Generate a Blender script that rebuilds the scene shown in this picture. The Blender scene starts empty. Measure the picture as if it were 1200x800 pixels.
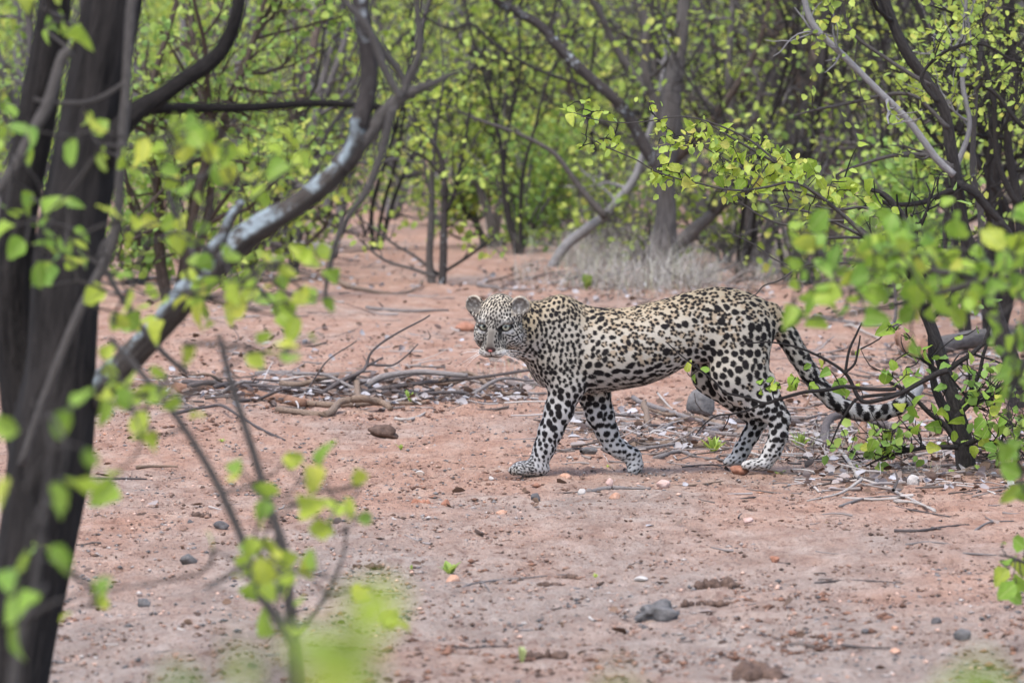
import bpy, math, random
import numpy as np
from mathutils import Vector, Matrix, kdtree

SC = bpy.context.scene
COL = SC.collection
R = math.radians

# ---------------------------------------------------------------- camera
CAM_H = 1.40                      # eye level in an open vehicle
FPX = 6300.0                      # focal length in pixels of a 1200 px wide frame
TILT = math.atan(335.0 / FPX)
cam_data = bpy.data.cameras.new('camera')
cam_data.sensor_width = 36.0
cam_data.lens = FPX / 1200.0 * 36.0
cam_data.clip_start = 0.1
cam_data.clip_end = 2000.0
cam_data.dof.use_dof = True
cam_data.dof.focus_distance = 17.92
cam_data.dof.aperture_fstop = 6.8
cam_data.dof.aperture_blades = 9
cam = bpy.data.objects.new('camera', cam_data)
COL.objects.link(cam)
cam.location = (0, 0, CAM_H)
cam.rotation_euler = (math.pi / 2 - TILT, 0, 0)
SC.camera = cam

# ---------------------------------------------------------------- sky, sun, exposure (bright overcast)
SUN_EL, SUN_ROT = R(64), R(205)
world = bpy.data.worlds.new('World')
SC.world = world
world.use_nodes = True
wn = world.node_tree.nodes
wl = world.node_tree.links
wn.clear()
w_out = wn.new('ShaderNodeOutputWorld')
w_bg = wn.new('ShaderNodeBackground')
w_sky = wn.new('ShaderNodeTexSky')
w_sky.sky_type = 'NISHITA'
w_sky.sun_disc = False
w_sky.sun_elevation = SUN_EL
w_sky.sun_rotation = SUN_ROT
w_sky.air_density = 1.0
w_sky.dust_density = 2.2
w_sky.ozone_density = 0.8
w_bg.inputs['Strength'].default_value = 0.15
wl.new(w_sky.outputs[0], w_bg.inputs['Color'])
wl.new(w_bg.outputs[0], w_out.inputs['Surface'])
sun_d = bpy.data.lights.new('sun', 'SUN')
sun_d.energy = 1.5
sun_d.angle = R(22)
sun_d.color = (1.0, 0.97, 0.93)
sun = bpy.data.objects.new('sun', sun_d)
COL.objects.link(sun)
sd = Vector((math.sin(SUN_ROT) * math.cos(SUN_EL), math.cos(SUN_ROT) * math.cos(SUN_EL), math.sin(SUN_EL)))
sun.rotation_euler = sd.to_track_quat('Z', 'Y').to_euler()
SC.view_settings.view_transform = 'Standard'
SC.view_settings.look = 'None'
SC.view_settings.gamma = 1.0
SC.view_settings.use_curve_mapping = False
SC.view_settings.exposure = 1.36
SC.cycles.use_denoising = True
SC.cycles.max_bounces = 8
SC.cycles.diffuse_bounces = 3
SC.cycles.glossy_bounces = 2
SC.cycles.transmission_bounces = 4
SC.cycles.transparent_max_bounces = 4
SC.cycles.sample_clamp_indirect = 6.0

# ---------------------------------------------------------------- helpers
rng = np.random.default_rng(7)
random.seed(7)
_ct, _st = math.cos(TILT), math.sin(TILT)

def ray(px, py):
    u, v = (px - 600.0) / FPX, (400.0 - py) / FPX
    return np.array([u, _ct + v * _st, -_st + v * _ct])

def P(px, py, Y):
    """point on the line of sight of a photo pixel, Y metres ahead"""
    d = ray(px, py)
    return np.array([0, 0, CAM_H]) + d * (Y / d[1])

def _h(n, a, b):
    x = np.sin(n[0] * a + n[1] * b) * 43758.5453
    return x - np.floor(x)

def vnoise2(x, y):
    """smooth value noise, numpy"""
    x = np.asarray(x, float); y = np.asarray(y, float)
    ix, iy = np.floor(x), np.floor(y)
    fx, fy = x - ix, y - iy
    fx, fy = fx * fx * (3 - 2 * fx), fy * fy * (3 - 2 * fy)
    h = lambda a, b: _h((a, b), 12.9898, 78.233)
    return ((h(ix, iy) * (1 - fx) + h(ix + 1, iy) * fx) * (1 - fy)
            + (h(ix, iy + 1) * (1 - fx) + h(ix + 1, iy + 1) * fx) * fy) * 2 - 1

def vnoise3(p, s=1.0, off=0.0):
    x, y, z = p[:, 0] * s + off, p[:, 1] * s + off * 1.7, p[:, 2] * s - off
    iz = np.floor(z); fz = z - iz; fz = fz * fz * (3 - 2 * fz)
    return vnoise2(x + iz * 37.3, y + iz * 17.1) * (1 - fz) + vnoise2(x + (iz + 1) * 37.3, y + (iz + 1) * 17.1) * fz

def ground_h(x, y):
    x = np.asarray(x, float); y = np.asarray(y, float)
    return (0.020 * vnoise2(x * 0.7 + 3, y * 0.45) + 0.008 * vnoise2(x * 2.1, y * 1.3 + 9)
            + 0.004 * vnoise2(x * 6.5, y * 5.1 + 2))

def G(px, py, lift=0.0):
    """ground point under a photo pixel"""
    d = ray(px, py)
    z = 0.0
    for _ in range(6):
        t = (z - CAM_H) / d[2]
        p = np.array([0, 0, CAM_H]) + d * t
        z = float(ground_h(p[0], p[1]))
    p[2] = z + lift
    return p

def mesh_obj(name, verts, faces, mat=None, parent=None, smooth=True, uvcol=None, loc=None, colname='Col'):
    me = bpy.data.meshes.new(name)
    verts = np.asarray(verts, np.float32)
    if isinstance(faces, np.ndarray) and faces.ndim == 2:
        k = faces.shape[1]
        me.vertices.add(len(verts)); me.vertices.foreach_set('co', verts.ravel())
        me.loops.add(faces.size); me.loops.foreach_set('vertex_index', faces.ravel().astype(np.int32))
        me.polygons.add(len(faces))
        me.polygons.foreach_set('loop_start', np.arange(0, faces.size, k, dtype=np.int32))
        me.polygons.foreach_set('loop_total', np.full(len(faces), k, dtype=np.int32))
        me.update(calc_edges=True)
    else:
        me.from_pydata(verts.tolist(), [], [list(map(int, f)) for f in faces])
    if smooth:
        me.polygons.foreach_set('use_smooth', np.ones(len(me.polygons), bool))
    if uvcol is not None:
        c = np.ones((len(verts), 4), np.float32); c[:, :3] = uvcol
        at = me.color_attributes.new(colname, 'FLOAT_COLOR', 'POINT')
        at.data.foreach_set('color', c.ravel())
    me.update()
    me.validate()
    if mat is not None:
        me.materials.append(mat)
    o = bpy.data.objects.new(name, me)
    COL.objects.link(o)
    if parent is not None:
        o.parent = parent
    if loc is not None:
        o.location = loc
    return o

def empty(name, loc=(0, 0, 0)):
    o = bpy.data.objects.new(name, None)
    o.empty_display_size = 0.1
    COL.objects.link(o)
    o.location = loc
    return o

def tag(o, label=None, cat=None, group=None, kind=None):
    if label: o['label'] = label
    if cat: o['category'] = cat
    if group: o['group'] = group
    if kind: o['kind'] = kind
    return o

# ---------------------------------------------------------------- materials
class NT:
    def __init__(s, name):
        s.m = bpy.data.materials.new(name); s.m.use_nodes = True
        s.t = s.m.node_tree; s.t.nodes.clear()
        s.out = s.n('ShaderNodeOutputMaterial')
    def n(s, t, **kw):
        nd = s.t.nodes.new(t)
        for k, v in kw.items():
            if k.startswith('i_'):
                nd.inputs[k[2:].replace('_', ' ')].default_value = v
            else:
                setattr(nd, k, v)
        return nd
    def l(s, a, b): s.t.links.new(a, b)
    def ramp(s, fac, stops, interp='LINEAR'):
        r = s.n('ShaderNodeValToRGB'); cr = r.color_ramp; cr.interpolation = interp
        while len(cr.elements) < len(stops): cr.elements.new(0.5)
        for e, (p, c) in zip(cr.elements, stops):
            e.position = p; e.color = (*c, 1)
        if fac is not None: s.l(fac, r.inputs[0])
        return r.outputs[0]
    def noise(s, vec, scale, detail=3, rough=0.55):
        nd = s.n('ShaderNodeTexNoise'); nd.inputs['Scale'].default_value = scale
        nd.inputs['Detail'].default_value = detail; nd.inputs['Roughness'].default_value = rough
        if vec is not None: s.l(vec, nd.inputs['Vector'])
        return nd.outputs['Fac']
    def mix(s, fac, a, b, blend='MIX'):
        nd = s.n('ShaderNodeMix', data_type='RGBA', blend_type=blend)
        for sock, v in ((nd.inputs[0], fac), (nd.inputs[6], a), (nd.inputs[7], b)):
            if hasattr(v, 'links'): s.l(v, sock)
            elif isinstance(v, (int, float)): sock.default_value = v
            else: sock.default_value = (*v, 1)
        return nd.outputs[2]
    def math(s, op, a, b=0.0):
        nd = s.n('ShaderNodeMath', operation=op)
        for sock, v in ((nd.inputs[0], a), (nd.inputs[1], b)):
            if hasattr(v, 'links'): s.l(v, sock)
            else: sock.default_value = v
        return nd.outputs[0]
    def bsdf(s, col, rough=0.9, spec=0.2, bump=None, bstr=0.5, bdist=0.01):
        b = s.n('ShaderNodeBsdfPrincipled')
        if hasattr(col, 'links'): s.l(col, b.inputs['Base Color'])
        else: b.inputs['Base Color'].default_value = (*col, 1)
        if hasattr(rough, 'links'): s.l(rough, b.inputs['Roughness'])
        else: b.inputs['Roughness'].default_value = rough
        b.inputs['Specular IOR Level'].default_value = spec
        if bump is not None:
            bn = s.n('ShaderNodeBump'); bn.inputs['Strength'].default_value = bstr
            bn.inputs['Distance'].default_value = bdist
            s.l(bump, bn.inputs['Height']); s.l(bn.outputs[0], b.inputs['Normal'])
        return b
    def done(s, sh):
        s.l(sh.outputs[0] if hasattr(sh, 'outputs') else sh, s.out.inputs['Surface']); return s.m

def mat_vcol(name, rough=0.85, spec=0.15, attr='Col'):
    t = NT(name)
    a = t.n('ShaderNodeAttribute', attribute_name=attr)
    return t.done(t.bsdf(a.outputs['Color'], rough, spec))
# ================================================================ kit: tubes, leaves, rocks, materials
def crom(pts, n):
    """Catmull-Rom through control points (columns may carry radius)"""
    pts = np.asarray(pts, float)
    if len(pts) < 3:
        t = np.linspace(0, 1, n)[:, None]
        return pts[0] * (1 - t) + pts[-1] * t
    p = np.vstack([2 * pts[0] - pts[1], pts, 2 * pts[-1] - pts[-2]])
    seg = np.linspace(0, len(pts) - 1 - 1e-6, n)
    i = seg.astype(int); t = (seg - i)[:, None]
    a, b, c, d = p[i], p[i + 1], p[i + 2], p[i + 3]
    return 0.5 * ((2 * b) + (c - a) * t + (2 * a - 5 * b + 4 * c - d) * t * t + (3 * b - a - 3 * c + d) * t ** 3)

class Geo:
    """collects tubes into one mesh"""
    def __init__(s): s.v = []; s.f = []; s.t = []; s.n = 0; s.q = {}
    def tube(s, pts, rad, sides=7, rough=0.12, seed=0.0, cap=True):
        pts = np.asarray(pts, float); n = len(pts)
        rad = np.broadcast_to(np.asarray(rad, float), (n,))
        tan = np.gradient(pts, axis=0); tan /= np.linalg.norm(tan, axis=1)[:, None] + 1e-9
        ref = np.array([0.3, 0.9, 0.1]) if abs(tan[0][1]) < 0.8 else np.array([1.0, 0.1, 0.2])
        u = ref - tan * (tan @ ref)[:, None]; u /= np.linalg.norm(u, axis=1)[:, None] + 1e-9
        w = np.cross(tan, u)
        th = np.linspace(0, 2 * math.pi, sides, endpoint=False)
        L = np.concatenate([[0], np.cumsum(np.linalg.norm(np.diff(pts, axis=0), axis=1))])
        ss = L / max(rad.mean(), 1e-5)
        TH, SS = np.meshgrid(th, ss)
        if rough:
            nz = 0.8 * vnoise2(np.cos(TH) * 1.2 + 7 * seed + SS * 0.05, np.sin(TH) * 1.2 + SS * 0.09 + seed) + 0.6 * vnoise2(TH * 1.9 + 3.3 * vnoise2(SS * 0.12, TH * 0 + seed) + seed, SS * 0.13) * (0.5 + 0.5 * np.cos(TH * 0.5) ** 2)
            if sides >= 18:
                wv = 0.7 * vnoise2(SS * 0.16 + seed, TH * 1.1)
                nz = nz + 1.0 * np.abs(vnoise2(TH * 4.2 + wv, SS * 0.16 + seed)) - 0.7 * np.abs(vnoise2(TH * 8.5 + wv, SS * 0.5))
            rr = rad[:, None] * (1 + rough * nz)
        else:
            rr = np.repeat(rad[:, None], sides, 1)
        V = pts[:, None, :] + rr[..., None] * (np.cos(TH)[..., None] * u[:, None, :] + np.sin(TH)[..., None] * w[:, None, :])
        V = V.reshape(-1, 3)
        i = np.arange(n - 1)[:, None] * sides; j = np.arange(sides)[None, :]; j2 = (j + 1) % sides
        F = np.stack([i + j, i + j2, i + sides + j2, i + sides + j], -1).reshape(-1, 4) + s.n
        T = np.stack([np.cos(TH).ravel(), np.sin(TH).ravel(), (SS * 0.16).ravel() + seed], 1)
        s.v.append(V); s.f.append(F); s.t.append(T); s.n += len(V)
        if cap:
            for k, ring in ((0, np.arange(sides)[::-1]), (n - 1, np.arange(sides) + (n - 1) * sides)):
                c = pts[k] + (tan[k] * rad[k] * 0.25 * (1 if k else -1))
                s.v.append(c[None]); s.t.append(np.array([[0, 0, ss[k] * 0.16]]))
                base = s.n - len(V) if k == 0 else s.n - len(V) - 1
                r = ring + base
                nx = np.roll(r, -1)
                s.f.append(np.stack([r, nx, np.full(sides, s.n), np.full(sides, s.n)], 1)); s.n += 1
        return s
    def twig(s, pts, rad, sides):
        """thin twig of few points; all twigs of a kind are swept together at build time"""
        s.q.setdefault((len(pts), sides), []).append((pts, rad))
    def flush(s):
        for (n, sides), lst in s.q.items():
            Pn = np.array([a for a, _ in lst], float); Rn = np.array([np.broadcast_to(b, (n,)) for _, b in lst], float); k = len(Pn)
            tan = np.gradient(Pn, axis=1); tan /= np.linalg.norm(tan, axis=2, keepdims=True) + 1e-9
            ref = np.where(np.abs(tan[:, :1, 1:2]) < 0.8, np.array([0.3, 0.9, 0.1]), np.array([1.0, 0.1, 0.2]))
            u = ref - tan * (tan * ref).sum(2, keepdims=True); u /= np.linalg.norm(u, axis=2, keepdims=True) + 1e-9
            w = np.cross(tan, u); th = np.linspace(0, 2 * math.pi, sides, endpoint=False)
            V = Pn[:, :, None, :] + Rn[:, :, None, None] * (np.cos(th)[:, None] * u[:, :, None, :] + np.sin(th)[:, None] * w[:, :, None, :])
            L = np.concatenate([np.zeros((k, 1)), np.cumsum(np.linalg.norm(np.diff(Pn, axis=1), axis=2), axis=1)], 1)
            T = np.zeros((k, n, sides, 3)); T[..., 0] = np.cos(th); T[..., 1] = np.sin(th); T[..., 2] = (L / Rn.mean(1, keepdims=True) * 0.16)[:, :, None] + np.arange(k)[:, None, None] * 1.7
            i = np.arange(n - 1)[:, None] * sides; j = np.arange(sides)[None]; j2 = (j + 1) % sides
            F = np.stack([i + j, i + j2, i + sides + j2, i + sides + j], -1).reshape(-1, 4)
            F = (F[None] + (np.arange(k) * n * sides)[:, None, None]).reshape(-1, 4) + s.n
            s.v.append(V.reshape(-1, 3)); s.f.append(F); s.t.append(T.reshape(-1, 3)); s.n += k * n * sides
        s.q = {}
    def build(s, name, mat, parent=None, kind=None):
        s.flush()
        V = np.concatenate(s.v); F = np.concatenate(s.f); T = np.concatenate(s.t)
        tri = F[:, 2] == F[:, 3]; Q = F[~tri]; R3 = F[tri][:, :3]
        loops = np.concatenate([Q.ravel(), R3.ravel()]).astype(np.int32)
        st = np.concatenate([np.arange(len(Q)) * 4, len(Q) * 4 + np.arange(len(R3)) * 3]).astype(np.int32)
        me = bpy.data.meshes.new(name)
        me.vertices.add(len(V)); me.vertices.foreach_set('co', V.astype(np.float32).ravel())
        me.loops.add(len(loops)); me.loops.foreach_set('vertex_index', loops)
        me.polygons.add(len(F)); me.polygons.foreach_set('loop_start', st)
        me.polygons.foreach_set('loop_total', np.concatenate([np.full(len(Q), 4), np.full(len(R3), 3)]).astype(np.int32))
        me.update(calc_edges=True)
        me.polygons.foreach_set('use_smooth', np.ones(len(me.polygons), bool))
        at = me.attributes.new('T', 'FLOAT_VECTOR', 'POINT'); at.data.foreach_set('vector', T.astype(np.float32).ravel())
        me.materials.append(mat); me.update()
        o = bpy.data.objects.new(name, me); COL.objects.link(o)
        if parent is not None: o.parent = parent
        if kind: o['kind'] = kind
        return o

def wob(rg, n, amp):
    m = max(3, n // 5) if n < 45 else max(4, n // 18)
    k = rg.normal(0, 1, (m, 3)); x = np.linspace(0, m - 1, n); x = np.floor(x) + (x % 1) ** 2 * (3 - 2 * (x % 1))
    return np.stack([np.interp(x, np.arange(m), k[:, i]) for i in range(3)], 1) * np.asarray(amp).reshape(-1, 1)

def local(root, pts):
    return np.asarray(pts) - np.array(root.location)

# ---------------- leaves
def leaf_mesh(name, mat, w=0.42, fold=0.10, curl=0.12, seed=0):
    """ovate blade, unit length along +Y, folded on the midrib, tip curling"""
    r = np.random.default_rng(seed)
    ys = np.array([0.0, 0.10, 0.26, 0.46, 0.66, 0.85, 1.0])
    ws = np.array([0.03, 0.55, 0.93, 1.0, 0.82, 0.46, 0.02]) * w * r.uniform(0.85, 1.12, 7)
    V = []
    for y, x in zip(ys, ws):
        z = -curl * y * y
        V += [(-x * r.uniform(.82, 1.0), y, z + fold * x / w + r.normal(0, .035)), (0.05 * math.sin(3 * y), y, z), (x * r.uniform(.95, 1.12), y, z + fold * x / w + r.normal(0, .035))]
    F = []
    for i in range(len(ys) - 1):
        a = i * 3
        F += [(a, a + 1, a + 4, a + 3), (a + 1, a + 2, a + 5, a + 4)]
    me = bpy.data.meshes.new(name); me.from_pydata(V, [], F)
    me.polygons.foreach_set('use_smooth', np.ones(len(me.polygons), bool))
    me.materials.append(mat); me.update()
    return me

def unit(v): return v / (np.linalg.norm(v, axis=-1, keepdims=True) + 1e-9)

def leaf_batch(pos, size, rg, face=0.3, w=0.36, down=0.3):
    """many leaves as one mesh: each two folded quads"""
    n = len(pos)
    d = rg.normal(0, 1, (n, 3)); d[:, 2] -= down; d = unit(d)
    nm = rg.normal(0, 1, (n, 3)) + np.array([0, -face, 0.6]); nm = unit(nm - d * (d * nm).sum(1)[:, None])
    sd_ = np.cross(d, nm)
    s = (size * rg.uniform(0.65, 1.3, n))[:, None]
    ww = s * w; f = s * 0.10
    o = pos
    v = [o, o + d * s * 0.28 - sd_ * ww * 0.95 + nm * f, o + d * s * 0.72 - sd_ * ww * 0.8 + nm * f, o + d * s,
         o + d * s * 0.72 + sd_ * ww * 0.8 + nm * f, o + d * s * 0.28 + sd_ * ww * 0.95 + nm * f]
    V = np.stack(v, 1).reshape(-1, 3)
    b = np.arange(n)[:, None] * 6
    F = np.concatenate([b + np.array([0, 3, 2, 1]), b + np.array([0, 5, 4, 3])])
    return V, F

def leaf_mat(name, stops, source='island', trans=0.45, rough=0.55):
    t = NT(name)
    if source == 'island':
        f = t.n('ShaderNodeNewGeometry').outputs['Random Per Island']
    else:
        f = t.n('ShaderNodeObjectInfo').outputs['Random']
    c = t.ramp(f, stops)
    tc = t.n('ShaderNodeTexCoord').outputs['Object']
    if source == 'object':
        sx_ = t.n('ShaderNodeSeparateXYZ'); t.l(tc, sx_.inputs[0])
        rib = t.ramp(t.math('ABSOLUTE', sx_.outputs[0]), [(0.0, (0.6, 0.6, 0.6)), (0.035, (0, 0, 0))])
        vein = t.n('ShaderNodeTexWave'); vein.inputs['Scale'].default_value = 3.2; vein.inputs['Distortion'].default_value = 1.5; vein.bands_direction = 'Y'; t.l(tc, vein.inputs['Vector'])
        c = t.mix(t.ramp(t.noise(tc, 4.0, 4), [(0.4, (0, 0, 0)), (0.65, (0.55, 0.55, 0.55))]), c, (0.10, 0.17, 0.035))
        c = t.mix(t.math('MULTIPLY', vein.outputs['Fac'], 0.22), c, (0.10, 0.16, 0.03))
        c = t.mix(rib, c, (0.50, 0.55, 0.20))
        c = t.mix(t.ramp(t.noise(tc, 7.0, 2), [(0.68, (0, 0, 0)), (0.74, (0.7, 0.7, 0.7))]), c, (0.30, 0.19, 0.06))
    b = t.bsdf(c, rough, 0.3)
    tr = t.n('ShaderNodeBsdfTranslucent')
    t.l(t.mix(0.5, c, (0.42, 0.50, 0.05)), tr.inputs['Color'])
    mx = t.n('ShaderNodeMixShader'); mx.inputs[0].default_value = trans
    t.l(b.outputs[0], mx.inputs[1]); t.l(tr.outputs[0], mx.inputs[2])
    return t.done(mx)

GREEN = (0.15, 0.24, 0.07); MID = (0.28, 0.37, 0.09); LIME = (0.45, 0.52, 0.12); YEL = (0.62, 0.58, 0.14); ORG = (0.42, 0.22, 0.05); PALE = (0.38, 0.42, 0.22)
LM_FAR = leaf_mat('foliage_far', [(0, GREEN), (0.35, MID), (0.6, (0.25, 0.35, 0.05)), (0.85, LIME), (1, YEL)])
LM_GREEN = leaf_mat('foliage_green', [(0, (0.12, 0.22, 0.06)), (0.5, (0.23, 0.37, 0.09)), (1, (0.42, 0.52, 0.12))])
LM_YEL = leaf_mat('foliage_yellow', [(0, (0.22, 0.33, 0.08)), (0.4, (0.34, 0.45, 0.09)), (0.85, (0.46, 0.53, 0.11)), (1, (0.60, 0.55, 0.12))])
LM_NEAR = leaf_mat('leaf_lime', [(0, (0.16, 0.30, 0.04)), (0.3, (0.32, 0.46, 0.05)), (0.8, (0.50, 0.56, 0.06)), (1, (0.62, 0.58, 0.08))], 'object')
LM_NGRN = leaf_mat('leaf_green', [(0, (0.12, 0.26, 0.04)), (0.5, (0.23, 0.40, 0.05)), (0.85, (0.36, 0.50, 0.06)), (1, (0.56, 0.54, 0.08))], 'object')
LM_SPRAY = leaf_mat('leaf_spray', [(0, (0.20, 0.33, 0.04)), (0.35, (0.36, 0.48, 0.05)), (0.8, (0.52, 0.56, 0.09)), (0.95, (0.62, 0.55, 0.14)), (1, (0.55, 0.36, 0.08))], 'object')
LEAFS = {}
for nm_, mt_ in (('near', LM_NEAR), ('green', LM_NGRN), ('spray', LM_SPRAY)):
    LEAFS[nm_] = [leaf_mesh('leaf_' + nm_, mt_, (0.34, 0.40, 0.45, 0.38, 0.30, 0.48)[i], 0.06 + 0.05 * i, 0.05 + 0.09 * i, i) for i in range(6)]

def put_leaf(kind, root, base, size, rg, view=0.9):
    me = LEAFS[kind][rg.integers(6)]
    o = bpy.data.objects.new('leaf', me); COL.objects.link(o); o.parent = root
    d = unit(rg.normal(0, 1, 3) + np.array([0, 0, -0.35]))
    nm = rg.normal(0, 1.0, 3) + np.array([0, -view, 0.7]); nm = unit(nm - d * (d @ nm))
    x = np.cross(d, nm)
    m = Matrix(((x[0], d[0], nm[0]), (x[1], d[1], nm[1]), (x[2], d[2], nm[2])))
    o.rotation_euler = m.to_euler(); o.scale = (size, size, size)
    o.location = base
    return o, d

def link_leaves(root, anchors, targets, rmax, rmin, mat, rg, name='twigs'):
    """grow thin twigs joining the leaf bases to the nearest wood"""
    g = Geo(); pts = [np.array(a) for a in anchors]
    todo = [np.array(t) for t in targets]
    A = np.array(pts)
    best = [(np.inf, 0)] * len(todo)
    T_ = np.array(todo); dist = np.linalg.norm(T_[:, None] - A[None], axis=2)
    bi = dist.argmin(1); bd = dist.min(1); par = A[bi].copy()
    left = set(range(len(todo)))
    while left:
        li = np.array(sorted(left)); k = li[bd[li].argmin()]
        p, q = par[k], T_[k]; L = np.linalg.norm(q - p) + 1e-4
        mid = (p + q) / 2 + rg.normal(0, 0.10, 3) * L
        r = min(rmax, max(rmin, 0.02 * L + rmin))
        g.twig(crom([p, mid, q], 5), np.linspace(r, rmin, 5), 4)
        left.discard(k)
        li = np.array(sorted(left))
        if len(li):
            for c in (q, mid):
                d2 = np.linalg.norm(T_[li] - c, axis=1)
                m = d2 < bd[li]; bd[li[m]] = d2[m]; par[li[m]] = c
    return g.build(name, mat, root, 'stuff')

# ---------------- bark and wood
def bark(name, dark, light, lichen=None, bstr=0.6, scale=2.2, lich_amt=0.5, up=False):
    t = NT(name)
    a = t.n('ShaderNodeAttribute', attribute_name='T').outputs['Vector']
    tc = t.n('ShaderNodeTexCoord').outputs['Object']
    n1 = t.noise(a, scale * 1.6, 4, 0.65); n2 = t.noise(tc, 5.0, 3)
    c = t.ramp(n1, [(0.28, dark), (0.72, light)])
    c = t.mix(t.ramp(n2, [(0.4, (0, 0, 0)), (0.7, (0.55, 0.55, 0.55))]), c, tuple(0.6 * x + 0.4 * y for x, y in zip(dark, light)))
    if lichen:
        n3 = t.math('ADD', t.math('MULTIPLY', t.noise(tc, 9.0, 4, 0.6), 0.45), t.math('MULTIPLY', t.noise(tc, 38.0, 5, 0.7), 0.55))
        m = t.ramp(n3, [(lich_amt, (0, 0, 0)), (lich_amt + 0.07, (1, 1, 1))])
        if up:
            nz = t.n('ShaderNodeSeparateXYZ'); t.l(t.n('ShaderNodeNewGeometry').outputs['Normal'], nz.inputs[0])
            side = t.ramp(t.math('ADD', t.math('MULTIPLY', nz.outputs[2], 0.5), 0.35), [(0.22, (0, 0, 0)), (0.42, (1, 1, 1))])
            m = t.mix(1.0, m, side, 'MULTIPLY')
        c = t.mix(m, c, t.ramp(t.noise(tc, 60, 2), [(0.3, tuple(0.7 * x for x in lichen)), (0.7, lichen)]))
    hgt = t.math('ADD', n1, t.math('MULTIPLY', t.noise(a, scale * 5, 3), 0.4))
    return t.done(t.bsdf(c, 0.9, 0.15, hgt, bstr, 0.01))

B_DARK = bark('bark_dark', (0.016, 0.014, 0.014), (0.075, 0.066, 0.062), bstr=1.0, scale=3.0)
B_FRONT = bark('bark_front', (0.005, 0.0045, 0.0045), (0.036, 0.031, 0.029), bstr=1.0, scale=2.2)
B_FAR = bark('bark_far', (0.06, 0.054, 0.053), (0.20, 0.185, 0.182), (0.30, 0.31, 0.32), lich_amt=0.62)
B_GREY = bark('bark_grey', (0.045, 0.039, 0.036), (0.165, 0.148, 0.138), bstr=0.9)
B_BROWN = bark('bark_brown', (0.040, 0.029, 0.023), (0.15, 0.115, 0.095), bstr=1.0)
B_LICH = bark('bark_lichen', (0.025, 0.021, 0.019), (0.10, 0.085, 0.075), (0.26, 0.305, 0.33), lich_amt=0.475, up=True)
B_SPECK = bark('bark_speckled', (0.022, 0.018, 0.017), (0.075, 0.065, 0.062), (0.34, 0.37, 0.39), lich_amt=0.56)
B_PALE = bark('bark_pale', (0.11, 0.105, 0.105), (0.28, 0.268, 0.268), bstr=0.3)
W_GREY = bark('wood_grey', (0.10, 0.085, 0.08), (0.32, 0.285, 0.27), scale=3)
W_DARK = bark('wood_dark', (0.045, 0.037, 0.036), (0.16, 0.135, 0.13), scale=3)
W_RED = bark('wood_red', (0.11, 0.055, 0.035), (0.36, 0.215, 0.15), scale=3)
W_BROWN = bark('wood_brown', (0.10, 0.068, 0.05), (0.30, 0.22, 0.165), scale=3)
W_WHITE = bark('wood_bleached', (0.26, 0.225, 0.20), (0.58, 0.52, 0.475), scale=3)

# ---------------- rocks
def ico(sub):
    import bmesh
    bm = bmesh.new(); bmesh.ops.create_icosphere(bm, subdivisions=sub, radius=1)
    v = np.array([x.co[:] for x in bm.verts]); f = np.array([[q.index for q in p.verts] for p in bm.faces]); bm.free()
    return v, f
ICO1, ICO2, ICO3 = ico(1), ico(2), ico(3)

def rock_mat(name, a, b, scale=9.0):
    t = NT(name); tc = t.n('ShaderNodeTexCoord').outputs['Object']
    n = t.noise(tc, scale * 4, 5, 0.65)
    c = t.ramp(n, [(0.3, a), (0.7, b)])
    return t.done(t.bsdf(c, 0.85, 0.25, t.noise(tc, scale * 12, 4), 0.7, 0.006))
RK = {'grey': rock_mat('stone_grey', (0.06, 0.057, 0.057), (0.17, 0.16, 0.157)), 'dark': rock_mat('stone_dark', (0.045, 0.042, 0.044), (0.13, 0.12, 0.12)),
      'orange': rock_mat('stone_orange', (0.34, 0.17, 0.10), (0.52, 0.33, 0.25)), 'pink': rock_mat('stone_pink', (0.36, 0.22, 0.18), (0.55, 0.41, 0.37)),
      'white': rock_mat('stone_white', (0.32, 0.29, 0.27), (0.50, 0.47, 0.44)), 'brown': rock_mat('stone_brown', (0.045, 0.028, 0.022), (0.14, 0.09, 0.068)),
      'red': rock_mat('stone_red', (0.20, 0.085, 0.05), (0.38, 0.19, 0.13))}

def rock(name, label, cat, px, py, w, h, mat, seed=0, depth=0.8, rough=0.25, group=None, sharp=False, sink=0.25):
    """stone whose base stands at photo pixel (px, py); w, h in photo pixels"""
    g = G(px, py); s = FPX / (g[1] + 1e-6)
    W, Hh = w / s, h / s
    v, f = ICO3
    p = v * (1 + rough * (vnoise3(v, 1.3, seed * 3.1) + 0.5 * vnoise3(v, 3.1, seed)))[:, None]
    if sharp:
        r = np.random.default_rng(seed)
        for k in range(9):
            nrm = unit(r.normal(0, 1, 3)); dmax = r.uniform(0.62, 0.85)
            dd = p @ nrm; over = np.maximum(dd - dmax, 0); p = p - over[:, None] * nrm
    p = p * np.array([W / 2, W / 2 * depth, Hh * 0.62])
    p[:, 2] += Hh * (0.62 - sink) - 0.0
    if not sharp and cat == 'stone':
        r = np.random.default_rng(seed + 50)
        for k in range(6):
            nrm = unit(r.normal(0, 1, 3) * np.array([2 / W, 2 / W, 1.6 / Hh])); dm = r.uniform(0.7, 0.88) * (p @ nrm).max()
            p = p - np.maximum(p @ nrm - dm, 0)[:, None] * nrm
    o = mesh_obj(name, p, f, mat, None, not sharp, loc=g + np.array([0, W * depth * 0.35, 0]))
    o.rotation_euler = (0, 0, (seed * 1.3) % 0.6 - 0.3)
    return tag(o, label, cat, group)

def path_ground(pts):
    out = []
    for q in pts:
        g = G(q[0], q[1]); out.append(g)
    return np.array(out)

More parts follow.
